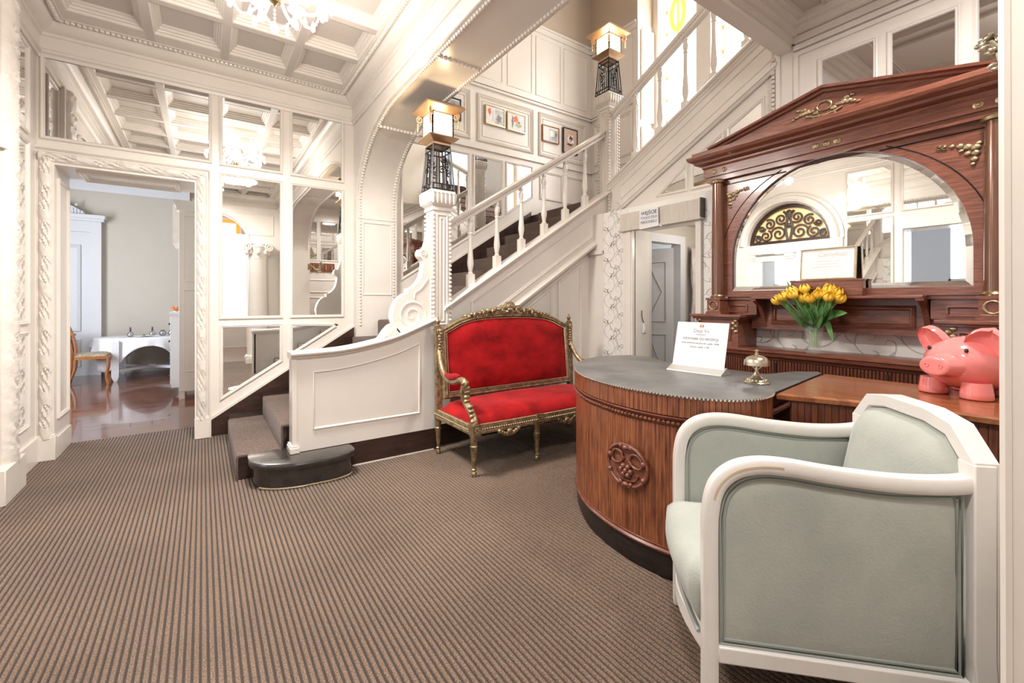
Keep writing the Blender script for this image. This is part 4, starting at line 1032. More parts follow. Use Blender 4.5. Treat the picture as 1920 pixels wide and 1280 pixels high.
# side pedestals
for sg in (-1, 1):
    yc = sy(sg*.73)
    b = MB(); b.box(3.26, yc-.17, .908, 3.53, yc+.17, 1.115); ped = b.build('pedestal', 'mahogany', sb)
    b = MB(); b.frame(rect(yc-.12, yc+.12, .96, 1.09), THIN, PX(3.26)); b.build('pedestal_panel', 'mahogany', ped)
    b = MB(); b.box(3.222, yc-.208, 1.130, 3.545, yc+.208, 1.152); b.box(3.24, yc-.19, 1.115, 3.545, yc+.19, 1.132); b.build('pedestal_slab', 'mahogany_h', ped, bevel=.004)
    for q in (-1, 1):
        b = MB()
        for j in range(5): b.ball((3.256, yc+q*.145+(.012 if j % 2 else -.008), 1.055+.02*j-.03), (.007, .016, .014), 8, 6)
        b.build('gilt_mount', 'gold', ped)
    # column on its block
    yk = sy(sg*.74)
    b = MB(); b.box(3.232, yk-.062, 1.152, 3.36, yk+.062, 1.172); b.box(3.238, yk-.052, 1.172, 3.36, yk+.052, 1.262); b.box(3.230, yk-.060, 1.262, 3.36, yk+.060, 1.278); cb = b.build('column_block', 'mahogany', sb)
    b = MB(); b.tube([(3.235, yk+.032*C_(TAU*i/20), 1.220+.032*S(TAU*i/20)) for i in range(20)], .006, 6, True); b.box(3.234, yk-.045, 1.178, 3.238, yk+.045, 1.184); b.build('gilt_wreath', 'gold', cb)
    b = MB(); b.lathe([(.040, 2.165), (.052, 2.17), (.056, 2.185), (.046, 2.195)], 24, (3.30, yk, 0)); b.build('column_ring', 'brass', cb)
    b = MB(); b.lathe([(.052, 1.278), (.054, 1.288), (.045, 1.298), (.044, 1.305)], 24, (3.30, yk, 0)); b.build('column_ring', 'brass', cb)
    b = MB(); b.lathe([(.045, 1.302), (.0445, 1.55), (.042, 1.9), (.039, 2.17)], 24, (3.30, yk, 0)); b.build('column', 'column_bronze', sb)
# back panel below the shelf, shelf and brackets
b = MB(); b.box(3.44, sy(-.55), 1.045, 3.53, sy(.55), 1.275)
bp = b.build('apron', 'mahogany_h', sb)
b = MB(); b.frame(rect(sy(-.40), sy(.40), 1.085, 1.225), MOULD, PX(3.44)); b.build('apron_panel', 'mahogany_h', bp)
for sg in (-1, 1):
    b = MB(); b.frame(rect(sy(sg*.62)-.075, sy(sg*.62)+.075, 1.165, 1.225), THIN, PX(3.37)); b.box(3.37, sy(sg*.60)-.12, 1.152, 3.53, sy(sg*.60)+.12, 1.275); b.build('corner_panel', 'mahogany_h', sb)
    b = MB(); pr = spline([(3.44, 1.06), (3.42, 1.12), (3.37, 1.20), (3.29, 1.255)], 6)+[(3.29, 1.268), (3.44, 1.268)]
    b.prism(pr, lambda u, v, h: (u, h, v), sy(sg*.455)-.014, sy(sg*.455)+.014); b.box(3.268, sy(sg*.455)-.018, 1.255, 3.29, sy(sg*.455)+.018, 1.27); b.build('shelf_bracket', 'mahogany', sb)
b = MB(); b.box(3.262, sy(-.47), 1.268, 3.54, sy(.47), 1.285); b.box(3.35, sy(-.69), 1.262, 3.54, sy(.69), 1.285); b.build('shelf', 'mahogany_h', sb, bevel=.003)
# mirror back with arch
mh, mr, mz0, mzs = .655, .655, 1.33, 1.545
arch = [(sy(-mh), mz0), (sy(mh), mz0)]+[(sy(mr*C_(PI*i/32)), mzs+mr*S(PI*i/32)) for i in range(33)]
outer_ = [(sy(-.80), 1.285), (sy(.80), 1.285), (sy(.80), 2.24), (sy(-.80), 2.24)]
b = MB()
# board with an arched opening, built as strips from the arch to the outer edge
def strip(b, P, Q, x0, x1):
    for i in range(len(P)-1):
        b.add([(x0, *P[i]), (x0, *P[i+1]), (x0, *Q[i+1]), (x0, *Q[i]), (x1, *P[i]), (x1, *P[i+1])], [(0, 1, 2, 3), (0, 1, 5, 4)])
ap = arch[1:]+[arch[0], arch[1]]
def proj(p):
    y, z = p; dy = y-YC0; 
    if z <= 1.5: return ((sy(.80) if dy > 0 else sy(-.80)), z) if abs(dy) > .6 else (y, 1.285)
    dx, dz = dy, z-mzs
    k = min(.80/abs(dx) if abs(dx) > 1e-6 else 9, (2.24-mzs)/dz if dz > 1e-6 else 9)
    return (YC0+dx*k, mzs+dz*k)
P_ = arch[2:]; Q_ = [proj(p) for p in P_]
# insert the corners
P2, Q2 = [], []
for i in range(len(P_)):
    P2.append(P_[i]); Q2.append(Q_[i])
    if i < len(P_)-1:
        a_, c_ = Q_[i], Q_[i+1]
        if abs(abs(a_[0]-YC0)-.80) < 1e-4 and abs(c_[1]-2.24) < 1e-4 and abs(a_[1]-2.24) > 1e-4: P2.append(tuple((m+n)/2 for m, n in zip(P_[i], P_[i+1]))); Q2.append((a_[0], 2.24))
        if abs(abs(c_[0]-YC0)-.80) < 1e-4 and abs(a_[1]-2.24) < 1e-4 and abs(c_[1]-2.24) > 1e-4: P2.append(tuple((m+n)/2 for m, n in zip(P_[i], P_[i+1]))); Q2.append((c_[0], 2.24))
strip(b, P2, Q2, 3.335, 3.36)
b.box(3.335, sy(mh), 1.285, 3.36, sy(.80), mzs); b.box(3.335, sy(-.80), 1.285, 3.36, sy(-mh), mzs); b.box(3.335, sy(-mh), 1.285, 3.36, sy(mh), mz0)
b.box(3.36, sy(-.80), 1.285, 3.40, sy(.80), 2.24)
mbk = b.build('mirror_board', 'mahogany_h', sb, smooth=0)
for sg in (-1, 1):
    b = MB()
    pts = [(sy(sg*.735), 1.70), (sy(sg*.735), 2.155), (sy(sg*.26), 2.155)]
    b.tube([(3.333, u, v) for u, v in pts], .004, 4)
    b.tube([(3.333, YC0+sg*.735*C_(a), mzs+.735*S(a)*.93) for a in [PI*.07+PI*.30*i/12 for i in range(13)]], .003, 4)
    b.build('inlay_line', 'plinth_black', mbk)
b = MB(); b.prism(inset(arch, .03), PX(3.352), 0, .004); mp_ = b.build('arched_mirror', 'mirror', sb, smooth=0)
b = MB(); b.frame(arch, [(0, .001), (.032, .0062)], PX(3.352)); b.build('mirror_bevel', 'bevel_mirror', mp_, smooth=0)
def gilt_spray(b, y, z, sg, s=1.0):
    for i, (u, v, r) in enumerate(((0, 0, .022), (.03, .01, .02), (.06, .022, .017), (.09, .03, .013), (.12, .035, .010), (0, -.03, .02), (.005, -.06, .017), (.01, -.085, .012), (.03, -.025, .016), (.055, -.005, .012), (.14, .038, .007), (-.012, .02, .014))):
        b.ball((3.331, y-sg*u*s, z+v*s), (.008, r*s, r*s*.8), 8, 6)
        if i % 2 == 0: b.tube([(3.328, y-sg*(u*s)+a*.016, z+v*s+c*.016) for a, c in spiral((0, 0), 1, .2, 1.2, i, 12)], .003, 4)
for sg in (-1, 1):
    b = MB(); gilt_spray(b, sy(sg*.665), 2.06, sg); b.build('gilt_spray', 'gold', mbk)
# entablature
def ent(b, d, z0, z1):  # block with projection d
    b.box(3.335-d, sy(-.80-d), z0, 3.40, sy(.80+d), z1)
b = MB(); ent(b, .035, 2.195, 2.235); ent(b, .05, 2.232, 2.30); fz = b.build('frieze', 'mahogany_h', sb)
b = MB()
r = [[(3.335-d, sy(-.80-d), z), (3.335-d, sy(.80+d), z), (3.46, sy(.80+d), z), (3.46, sy(-.80-d), z)] for d, z in ((.05, 2.295), (.06, 2.31), (.06, 2.322), (.10, 2.335), (.105, 2.35), (.135, 2.365), (.145, 2.385), (.145, 2.395), (.10, 2.405))]
b.loft(r); b.build('cornice', 'mahogany_h', sb, smooth=20)
for y in (-.06, 0, .06): 
    b = MB(); b.ball((3.284, sy(y), 2.265), (.006, .022, .020), 10, 6); b.ball((3.279, sy(y), 2.265), (.006, .011, .010), 8, 5); b.build('gilt_rosette', 'gold', fz)
for sg in (-1, 1):
    for y in (.68, .76):
        b = MB(); b.ball((3.284, sy(sg*y), 2.265), (.006, .022, .020), 10, 6); b.ball((3.279, sy(sg*y), 2.265), (.006, .011, .010), 8, 5); b.build('gilt_rosette', 'gold', fz)
# pediment
pd = [(sy(-.74), 2.400), (sy(.74), 2.400), (sy(.74), 2.418), (sy(0), 2.598), (sy(-.74), 2.418)]
b = MB(); b.prism(pd, lambda u, v, h: (3.255+h, u, v), 0, .12); pdm = b.build('pediment', 'mahogany_h', sb, smooth=0)
b = MB()
for sg in (-1, 1):
    b.loft([[(x, sy(sg*.77) if i == 0 else sy(0), (2.412 if i == 0 else 2.590)+dz) for x, dz in ((3.26, -.012), (3.235, -.006), (3.23, .006), (3.205, .012), (3.20, .026), (3.38, .026), (3.38, -.012))] for i in (0, 1)])
b.build('raking_moulding', 'mahogany_h', pdm, smooth=0)
b = MB(); b.box(3.20, sy(-.90), 2.398, 3.40, sy(.90), 2.418); b.build('pediment_base', 'mahogany_h', pdm)
b = MB()
for sg in (-1, 1):
    for u, v, r in ((.05, .035, .02), (.075, .05, .018), (.10, .055, .024), (.13, .05, .022), (.155, .04, .016), (.18, .03, .012), (.12, .075, .018), (.15, .08, .014), (.035, .01, .012), (.06, 0, .01)):
        b.ball((3.252, sy(sg*u), 2.465+v-.03), (.009, r, r*.7), 8, 6)
b.tube([(3.25, sy(.04*C_(TAU*i/20)), 2.50+.030*S(TAU*i/20)) for i in range(20)], .006, 6, True)
b.tube([(3.25, sy(u), v) for u, v in spline([(-.10, 2.46), (-.05, 2.445), (0, 2.44), (.05, 2.445), (.10, 2.46)], 5)], .007, 6)
b.build('gilt_figures', 'gold', pdm)

# ================================================================== ITEMS ON DESK AND SIDEBOARD
# notice board in its stand
ns = thing('notice_stand', 'white printed notice leaning in a grey metal stand on the desk', 'sign', (2.38, 1.50, DZ+.0005), math.radians(4))
b = MB(); b.prism([(-.075, 0), (-.070, .006), (-.005, .038), (0, .038), (.004, .03), (.05, .004), (.052, 0)], lambda u, v, h: (u, h, v), -.165, .165); b.build('stand', 'sign_metal', ns, local=True, smooth=20)
def NS(u, v, h): return (-.022+v*.24-h, -u, .028+v*.97)
b = MB(); b.prism(rect(-.157, .157, 0, .265), NS, -.002, .001); sh = b.build('notice_sheet', 'paper', ns, local=True, smooth=0)
def note(txt, size, v, m, u=0, bold=0): 
    o = text_mesh('notice_text', txt, size, m, None, lambda a, c, h: NS(u+a, v+c, .002), bold=bold); o.parent = sh; return o
note('Deja Vu', .030, .205, 'ink_grey'); note('RESIDENCE', .012, .188, 'ink_grey')
note('DZWONEK DO RECEPCJI.', .019, .160, 'ink'); note('Doba hotelowa zaczyna się o godz. 14:00,', .0135, .137, 'ink'); note('kończy o godz. 11:00.', .0135, .114, 'ink')
b = MB()
for x in (-.013, .001): b.prism([(x, .235), (x+.011, .235), (x+.011, .249), (x+.0055, .254), (x, .249)], NS, .001, .0015)
o = b.build('notice_logo', 'logo_orange', sh, local=True, smooth=0)
# bell
bl = thing('desk_bell', 'aged brass reception bell on a moulded round foot', 'bell', (2.283, 1.123, DZ+.0005))
bl.scale = (.9, .9, .96)
b = MB(); b.lathe([(.0, 0), (.066, 0), (.067, .006), (.060, .012), (.056, .013), (.050, .020), (.036, .028), (.022, .040), (.014, .052), (.009, .062), (.007, .085)], 32); b.build('foot', 'aged_brass', bl, local=True)
b = MB()
for k in range(16): b.ball((.047*C_(k*TAU/16), .047*S(k*TAU/16), .018), (.007, .007, .005), 6, 4)
stuff(b.build('foot_beading', 'aged_brass', bl, local=True))
b = MB(); b.lathe([(.063, .093), (.066, .094), (.066, .100), (.062, .118), (.050, .134), (.030, .143), (.010, .146), (.0, .147)], 32); b.build('dome', 'aged_brass', bl, local=True)
b = MB(); b.lathe([(.008, .146), (.011, .150), (.011, .156), (.007, .158), (.007, .164), (.013, .168), (.013, .172), (.0, .176)], 16); b.build('push_button', 'aged_brass', bl, local=True)
b = MB()
for sg in (-1, 1): b.tube(spline([(0, 0, .07), (0, sg*.018, .08), (0, sg*.026, .095), (0, sg*.02, .108)], 5), .003, 6)
b.ball((.012, .03, .088), .007); b.build('clapper', 'aged_brass', bl, local=True)
# vase
vs = thing('glass_vase', 'clear footed glass vase with water holding the yellow tulips', 'vase', (3.302, 1.255, .909))
b = MB()
def scal(r, z, n=40): return [(r*(1+.035*C_(8*TAU*i/n))*C_(TAU*i/n), r*(1+.035*C_(8*TAU*i/n))*S(TAU*i/n), z) for i in range(n)]
b.loft([scal(r, z) for r, z in ((.047, 0), (.049, .008), (.036, .016), (.034, .026), (.040, .06), (.050, .11), (.055, .16), (.058, .20), (.064, .215), (.061, .215), (.055, .20), (.052, .16), (.046, .11), (.036, .06), (.028, .032))], True, True); b.build('vase_body', 'glass', vs, local=True)
b = MB(); b.lathe([(.0, .034), (.030, .034), (.037, .06), (.044, .10), (.045, .115), (.0, .116)], 24); b.build('water', 'vase_water', vs, local=True)
# tulips
random.seed(11)
def leafmesh(b, base, tip, w, droop, side):
    B0, T0 = Vector(base), Vector(tip); rings = []
    ax = (T0-B0).normalized(); sd = Vector(side).normalized(); nn = ax.cross(sd)
    for i in range(9):
        t = i/8; c = B0.lerp(T0, t)+Vector((0, 0, -droop*t*t*1.0))+Vector((0, 0, droop*.25*S(PI*t))); ww = w*(S(PI*min(.999, t*.92+.08))**.7)*.5
        rings.append([tuple(c-sd*ww+nn*ww*.45), tuple(c-nn*.001), tuple(c+sd*ww+nn*ww*.45), tuple(c+nn*.0015)])
    b.loft(rings)
TL = [(-.17, -.02, .35), (-.12, -.05, .375), (-.09, .03, .40), (-.06, -.06, .385), (-.02, .0, .36), (.03, -.04, .36), (.06, .04, .40), (.08, -.05, .385), (.11, .0, .41), (.13, -.05, .37), (.17, .0, .36), (.145, .04, .395), (-.11, .05, .41), (.10, .05, .42), (-.03, .04, .42)]
ORD = ['first', 'second', 'third', 'fourth', 'fifth', 'sixth', 'seventh', 'eighth', 'ninth', 'tenth', 'eleventh', 'twelfth', 'thirteenth', 'fourteenth', 'fifteenth']
RANK = {k: r for r, k in enumerate(sorted(range(len(TL)), key=lambda q: TL[q][0]))}
for i, (u, w_, z) in enumerate(TL):     # u to the viewer's right (-y), w_ in x
    tu = thing('tulip', ORD[RANK[i]]+' yellow tulip from the left in the glass vase', 'flower', (3.302, 1.255, .948), 0, 'tulips in the glass vase')
    foot = (.012*C_(i*2.4), .012*S(i*2.4), 0); mid = (w_*.25-.018, -u*.28, .16); z -= .055
    head = Vector((w_*.9-.095, -u*.98, z)); pth = spline([foot, mid, tuple(head)], 8)
    b = MB(); b.tube(pth, .0038, 6); b.build('stem', 'stem', tu, local=True)
    d = (head-Vector(mid)).normalized()
    b = MB(); rot = Vector((0, 0, 1)).rotation_difference(d).to_matrix().to_4x4()
    for k in range(6):
        a = k*PI/3+i; rings = []
        for j in range(6):
            t = j/5; rr = (.009+.017*S(PI*(t*.78+.08)))*(1.0 if k % 2 else .92); zz = -.006+.052*t; hw_ = .016*S(PI*min(.97, t*.8+.2))
            c = Vector((rr*C_(a), rr*S(a), zz)); sd = Vector((-S(a), C_(a), 0))
            rings.append([tuple(c-sd*hw_), tuple(c+Vector((C_(a), S(a), 0))*.004), tuple(c+sd*hw_), tuple(c-Vector((C_(a), S(a), 0))*.001)])
        b.M = Matrix.Translation(head) @ rot @ Matrix.Scale(1.12, 4); b.loft(rings)
    b.build('flower_head', 'petal', tu, local=True)
    b = MB(); lt = Vector((w_*.8-.10, -u*1.0+random.uniform(-.03, .03), z+random.uniform(-.05, .085)))
    leafmesh(b, (foot[0], foot[1], .10), tuple(lt), .048, 0.0, (.25, .95, 0)); b.build('leaf', 'leaf', tu, local=True)
    if i % 2:
        b = MB(); lt = Vector((w_*.6-.11, -u*.7+random.uniform(-.05, .05), z-random.uniform(.02, .10)))
        leafmesh(b, (foot[0], foot[1], .10), tuple(lt), .052, 0.0, (.1, .98, 0)); b.build('leaf', 'leaf', tu, local=True)
    if i in (0, 10, 13, 1):
        b = MB()
        if i == 0: leafmesh(b, (0, .02, .15), (-.02, .11, .20), .035, .10, (.9, .1, .3))
        elif i == 10: leafmesh(b, (0, -.02, .15), (-.02, -.19, .27), .065, .04, (.5, .2, .9))
        elif i == 13: leafmesh(b, (0, -.04, .16), (-.04, -.12, .20), .055, .16, (.2, .9, .3))
        else: leafmesh(b, (0, .0, .12), (-.03, .05, .33), .05, .0, (.2, .9, 0))
        b.build('leaf', 'leaf', tu, local=True)
# box with the certificate
bx = thing('wooden_box', 'reddish brown wooden box on the sideboard shelf beneath the framed certificate', 'box', (3.302, 1.18, 1.286))
b = MB(); b.box(-.030, -.195, 0, .026, .205, .098); b.build('box_body', 'mahogany_h', bx, local=True, bevel=.003)
b = MB(); b.box(-.034, -.20, .094, .029, .21, .104); b.build('box_lid', 'mahogany_h', bx, local=True, bevel=.002)
b = MB(); b.tube([(-.032, -.09+.18*i/20, .03+.02*abs(S(i*.9))) for i in range(21)], .004, 5); b.build('box_carving', 'dark_wood', bx, local=True)
cf = thing('framed_certificate', 'white certificate in a thin gilt frame leaning on the arched mirror', 'picture frame', (3.30, 1.18, 1.3915))
tl_ = .10
def CF(u, v, h): return (-.012+v*tl_-h, -u, v)
b = MB(); b.frame(rect(-.155, .155, 0, .205), [(0, -.012), (0, .006), (.005, .009), (.010, .003)], CF); b.build('gilt_frame', 'gold_light', cf, local=True)
b = MB(); b.prism(rect(-.153, .153, .002, .203), CF, -.010, .001); pp = b.build('certificate_sheet', 'paper', cf, local=True, smooth=0)
o = text_mesh('certificate_text', 'Certyfikat', .040, 'ink_faint', None, lambda a, c, h: CF(.03+a, .150+c, .003)); o.parent = pp
b = MB()
for i, (a0, a1) in enumerate(((-.07, .07), (-.06, .06), (-.08, .08))): b.prism(rect(a0, a1, .118-.018*i, .120-.018*i), CF, .001, .002)
b.build('certificate_lines', 'ink_faint', pp, local=True, smooth=0)

# ================================================================== PIGGY BANK
pg = thing('piggy_bank', 'large glossy pink ceramic piggy bank on the counter', 'piggy bank', (2.745, .462, DZ), math.radians(158))
b = MB()   # local +x is the nose direction
rings = []
for i in range(23):
    t = i/22; x = -.25+.385*t
    r = (1-abs(2*t-1)**2.6)**.5 if 0 < t < 1 else .02
    rings.append([(x, .140*r*C_(TAU*k/32), .140+.120*r*S(TAU*k/32)) for k in range(32)])
b.loft(rings); b.build('body', 'pink_ceramic', pg, local=True, smooth=80, sub=1)
b = MB(); b.loft([[(x, r*.060*C_(TAU*k/28), .132+r*.043*S(TAU*k/28)) for k in range(28)] for x, r in ((.08, 1.35), (.118, 1.20), (.138, 1.06), (.160, 1.0), (.170, .97), (.175, .90), (.176, .70), (.175, .1))]); sn = b.build('snout', 'pink_ceramic', pg, local=True, smooth=60)
for sg in (-1, 1):
    b = MB(); b.tube([(.1765, sg*.026+.0075*C_(TAU*k/14), .134+.0085*S(TAU*k/14)) for k in range(14)], .002, 6, True); b.build('nostril', 'pink_ceramic', sn, local=True)
    b = MB(); b.ball((.096, sg*.068, .203), (.007, .0075, .009), 10, 8); b.build('eye', 'black_gloss', pg, local=True)
    # ear: cupped leaf leaning outward, open to the front
    b = MB(); rings = []
    for j in range(11):
        t = j/10; w = .060*math.sqrt(max(.0, 1-(1.18*t-.18)**2)); w = max(w, .004); zc = -.02+.100*t
        fr2 = [(.014-.026*C_(PI*(k/10-.5))*(1-.3*t), w*S(PI*(k/10-.5)), zc) for k in range(11)]
        bk2 = [(-.006-.036*C_(PI*(k/10-.5))*(1-.3*t), (w+.006)*S(PI*(k/10-.5)), zc) for k in range(10, -1, -1)]
        rings.append(fr2+bk2)
    b.M = Matrix.Translation((.030, sg*.088, .222)) @ Matrix.Rotation(-sg*.42, 4, 'X') @ Matrix.Rotation(sg*.35, 4, 'Z') @ Matrix.Rotation(.22, 4, 'Y')
    b.loft(rings); b.build('ear', 'pink_ceramic', pg, local=True, smooth=60)
    for x in (.055, -.15):
        b = MB(); b.lathe([(.0, 0), (.050, 0), (.054, .006), (.052, .025), (.046, .07)], 22, (x, sg*.078, .0)); b.build('foot', 'pink_ceramic', pg, local=True, smooth=60)
b = MB(); b.tube([(-.252+u, v, .17+w) for u, v, w in spline([(0, 0, 0), (-.012, .015, .02), (-.012, 0, .035), (-.012, -.012, .02)], 5)], .008, 8); b.build('tail', 'pink_ceramic', pg, local=True)
# ================================================================== SOFA
so = thing('settee', 'gilded carved settee upholstered in bright red velvet against the stair panelling', 'sofa', (2.31, 3.06, 0))
HWs = .73   # local: x right, -y front
def turned_leg(b, x, y, z1, s=1.0):
    b.lathe([(.0, 0), (.017*s, .002), (.021*s, .018), (.017*s, .034), (.010*s, .040), (.020*s, .046), (.020*s, .052), (.014*s, .058), (.017*s, .10), (.024*s, .19), (.028*s, .205), (.028*s, .215), (.022*s, .222), (.026*s, .27), (.030*s, z1-.012), (.030*s, z1)], 14, (x, y, 0))
for x in (-.72, -.15, .42, .72):
    b = MB(); turned_leg(b, x, -.305, .30); b.build('leg', 'gold', so, local=True)
for x in (-.72, .72):
    b = MB(); turned_leg(b, x, .28, .30); b.build('leg', 'gold', so, local=True)
# seat rail (bowed slightly at the front), with block and carving
fr = [(-.75, .30), (-.755, -.27), (-.72, -.325), (-.40, -.345), (0, -.35), (.40, -.345), (.72, -.325), (.755, -.27), (.75, .30)]
b = MB(); b.loft([[(u, v, z) for u, v in inset(fr, d)] for d, z in ((.012, .295), (.0, .30), (.0, .315), (.012, .325), (.004, .345), (.008, .365), (.02, .37))]); b.build('seat_rail', 'gold', so, local=True, smooth=25)
b = MB(); b.beads([(u, v, .333) for u, v in inset(fr, .002)], .02, .008, (1, 1, .8)); b.beads([(u, v, .366) for u, v in inset(fr, .010)], .011, .0048)
stuff(b.build('rail_beading', 'gold_light', so, local=True))
for x in (-.72, -.15, .42, .72):
    b = MB(); b.box(x-.032, -.352, .295, x+.032, -.285, .372)
    for k in range(6): b.ball((x+.016*C_(k*TAU/6), -.354, .335+.018*S(k*TAU/6)), (.009, .006, .009), 7, 5)
    b.build('rail_block', 'gold', so, local=True)
for x in (-.44, .13, .60):
    b = MB()
    for i in range(9):
        u = (i-4)/4; b.ball((x+u*.085, -.345, .298-.030*(1-u*u)), (.017, .014, .018), 8, 6)
    b.ball((x, -.352, .285), (.028, .014, .026), 10, 6); b.build('rail_carving', 'gold', so, local=True)
# seat cushion
b = MB(); NXs, NYs = 26, 12
def se(u, v):  # dome height
    return .378+(.085+.012*v)*(1-abs(u)**6)**.5*(1-abs(v)**5)**.5
g_ = []
for j in range(NYs+1):
    v = -1+2*j/NYs; row = []
    for i in range(NXs+1):
        u = -1+2*i/NXs; bow = .345-.02*u*u
        y = -bow+.012+(bow+.235)*(j/NYs) if True else 0
        row.append((u*.728, y, se(u, v)+.004*S(u*5+v*3)))
    g_.append(row)
vs_ = [p for r_ in g_ for p in r_]+[(p[0], p[1], .35) for r_ in g_ for p in r_]
n_ = (NXs+1); m_ = len(g_)*n_
fs_ = [(j*n_+i, j*n_+i+1, (j+1)*n_+i+1, (j+1)*n_+i) for j in range(NYs) for i in range(NXs)]
for i in range(NXs): fs_ += [(i, i+1, m_+i+1, m_+i), (NYs*n_+i, NYs*n_+i+1, m_+NYs*n_+i+1, m_+NYs*n_+i)]
for j in range(NYs): fs_ += [(j*n_, (j+1)*n_, m_+(j+1)*n_, m_+j*n_), (j*n_+NXs, (j+1)*n_+NXs, m_+(j+1)*n_+NXs, m_+j*n_+NXs)]
b.add(vs_, fs_); b.build('seat_cushion', 'red_velvet', so, local=True, smooth=70)
# back: frame and upholstered panel; slightly raked
RKB = lambda z: .235+.10*(z-.45)
def SBk(u, v, h): return (u, RKB(v)-h, v)
topc = spline([(.70, 1.02), (.62, 1.055), (.52, 1.10), (.38, 1.135), (.2, 1.15), (0, 1.155), (-.2, 1.15), (-.38, 1.135), (-.52, 1.10), (-.62, 1.055), (-.70, 1.02)], 4)
bo = [(-.70, .452), (.70, .452)]+topc
b = MB(); b.frame(bo, [(0, -.035), (-.002, .0), (.0, .012), (.012, .022), (.028, .018), (.036, .024), (.046, .010), (.05, .0), (.05, -.035)], SBk); bk = b.build('back_frame', 'gold', so, local=True)
b = MB(); NU, NV = 24, 14; ip = inset(bo, .046); tops = sorted([p for p in ip if p[1] > .6], key=lambda p: p[0])
def topz(x):
    for p, q_ in zip(tops, tops[1:]):
        if p[0]-1e-6 <= x <= q_[0]+1e-6: return p[1]+(q_[1]-p[1])*(x-p[0])/max(1e-6, q_[0]-p[0])
    return tops[0][1]
vs2 = []
for j in range(NV+1):
    for i in range(NU+1):
        u = -1+2*i/NU; v = j/NV; x = u*.653; z0_ = .50; z = z0_+(topz(x)-z0_)*v
        vs2.append(SBk(x, z, .002+.045*(1-abs(u)**4)**.5*(1-abs(2*v-1)**4)**.5+.0015*S(u*9+v*5)))
b.add(vs2, [(j*(NU+1)+i, j*(NU+1)+i+1, (j+1)*(NU+1)+i+1, (j+1)*(NU+1)+i) for j in range(NV) for i in range(NU)])
b.build('back_cushion', 'red_velvet', so, local=True, smooth=70)
b = MB(); b.beads([SBk(u, v, .016) for u, v in inset(bo, .052)+inset(bo, .052)[:1]], .0105, .0045); stuff(b.build('braid_trim', 'gold_light', so, local=True))
b = MB(); b.prism(inset(bo, .03), SBk, -.04, -.02); b.build('back_board', 'walnut', so, local=True, smooth=0)
# crest carving
random.seed(5)
b = MB()
for sg in (-1, 1):
    for i in range(16):
        t = i/15; u = sg*(.03+.42*t); zt = 1.165-.05*t*t
        b.ball((u, RKB(1.15)-.01+random.uniform(-.008, .008), zt+.022*(1-t)+random.uniform(-.008, .012)), (.030-.010*t, .020, .024-.008*t), 9, 6)
    for i in range(4):
        u = sg*(.08+.095*i); b.tube([(u+sg*a, RKB(1.15)-.034, 1.168-.014*i+c) for a, c in spiral((0, 0), .028, .006, 1.5, i, 18, sg)], .0065, 6)
b.ball((0, RKB(1.15)-.012, 1.205), (.045, .026, .04), 12, 8); b.ball((0, RKB(1.15)-.03, 1.175), (.03, .018, .022), 10, 6)
for k in range(9): b.ball((.048*C_(PI*k/8), RKB(1.15)-.012, 1.205+.036*S(PI*k/8)), (.014, .016, .014), 7, 5)
b.build('crest_carving', 'gold', bk, local=True)
for sg in (-1, 1):
    b = MB(); x = sg*.722
    b.loft([[(x+a*.024, .285-.10*(1-z/1.06)*.3+c*.022, z) for a, c in ((-1, -1), (1, -1), (1, 1), (-1, 1))] for z in (.36, .7, 1.045)])
    b.lathe([(.020, 1.045), (.024, 1.052), (.012, 1.062), (.020, 1.078), (.022, 1.09), (.012, 1.104), (.005, 1.112), (.007, 1.12), (.0, 1.128)], 12, (x, .285, 0)); b.build('back_post', 'gold', so, local=True)
    b = MB()
    for i in range(9): b.ball((x-sg*.006+.006*S(i*2), .252, 1.01-.024*i), (.017, .012, .016), 8, 6)
    b.tube([(x+sg*a*.8, .25, 1.0+c) for a, c in spiral((0, 0), .026, .006, 1.4, 1, 18, sg)], .006, 6); b.build('post_carving', 'gold', so, local=True)
    # arm
    ap_ = spline([(x, .27, .86), (x+sg*.012, .20, .73), (x+sg*.022, .10, .655), (x+sg*.028, -.03, .640), (x+sg*.028, -.13, .662), (x+sg*.026, -.19, .672), (x+sg*.026, -.225, .655), (x+sg*.026, -.225, .632)], 6)
    b = MB(); b.tube(ap_, [.018+.006*min(1, i/12) for i in range(len(ap_))], 10); am = b.build('arm', 'gold', so, local=True)
    b = MB(); pd_ = spline([(x+sg*.018, .11, .672), (x+sg*.026, 0, .668), (x+sg*.028, -.10, .682), (x+sg*.028, -.14, .684)], 5)
    b.tube(pd_, [.010+.020*S(PI*(i+1)/(len(pd_)+1)) for i in range(len(pd_))], 10); b.build('arm_pad', 'red_velvet', am, local=True)
    b = MB(); b.tube(spline([(x+sg*.026, -.215, .64), (x+sg*.024, -.20, .58), (x+sg*.012, -.205, .52), (x, -.26, .46), (x-sg*.002, -.31, .40), (x, -.32, .36)], 6), .026, 10, flat=1.0)
    for i in range(8): b.ball((x+sg*.01, -.222-.014*i if i > 3 else -.228, .62-.032*i), (.026, .016, .018), 8, 6)
    b.tube([(x+sg*.03, -.215+a, .655+c) for a, c in spiral((0, 0), .030, .006, 1.4, .5, 18)], .009, 6); b.ball((x+sg*.026, -.225, .655), (.032, .024, .024), 10, 6)
    b.build('arm_support', 'gold', am, local=True)

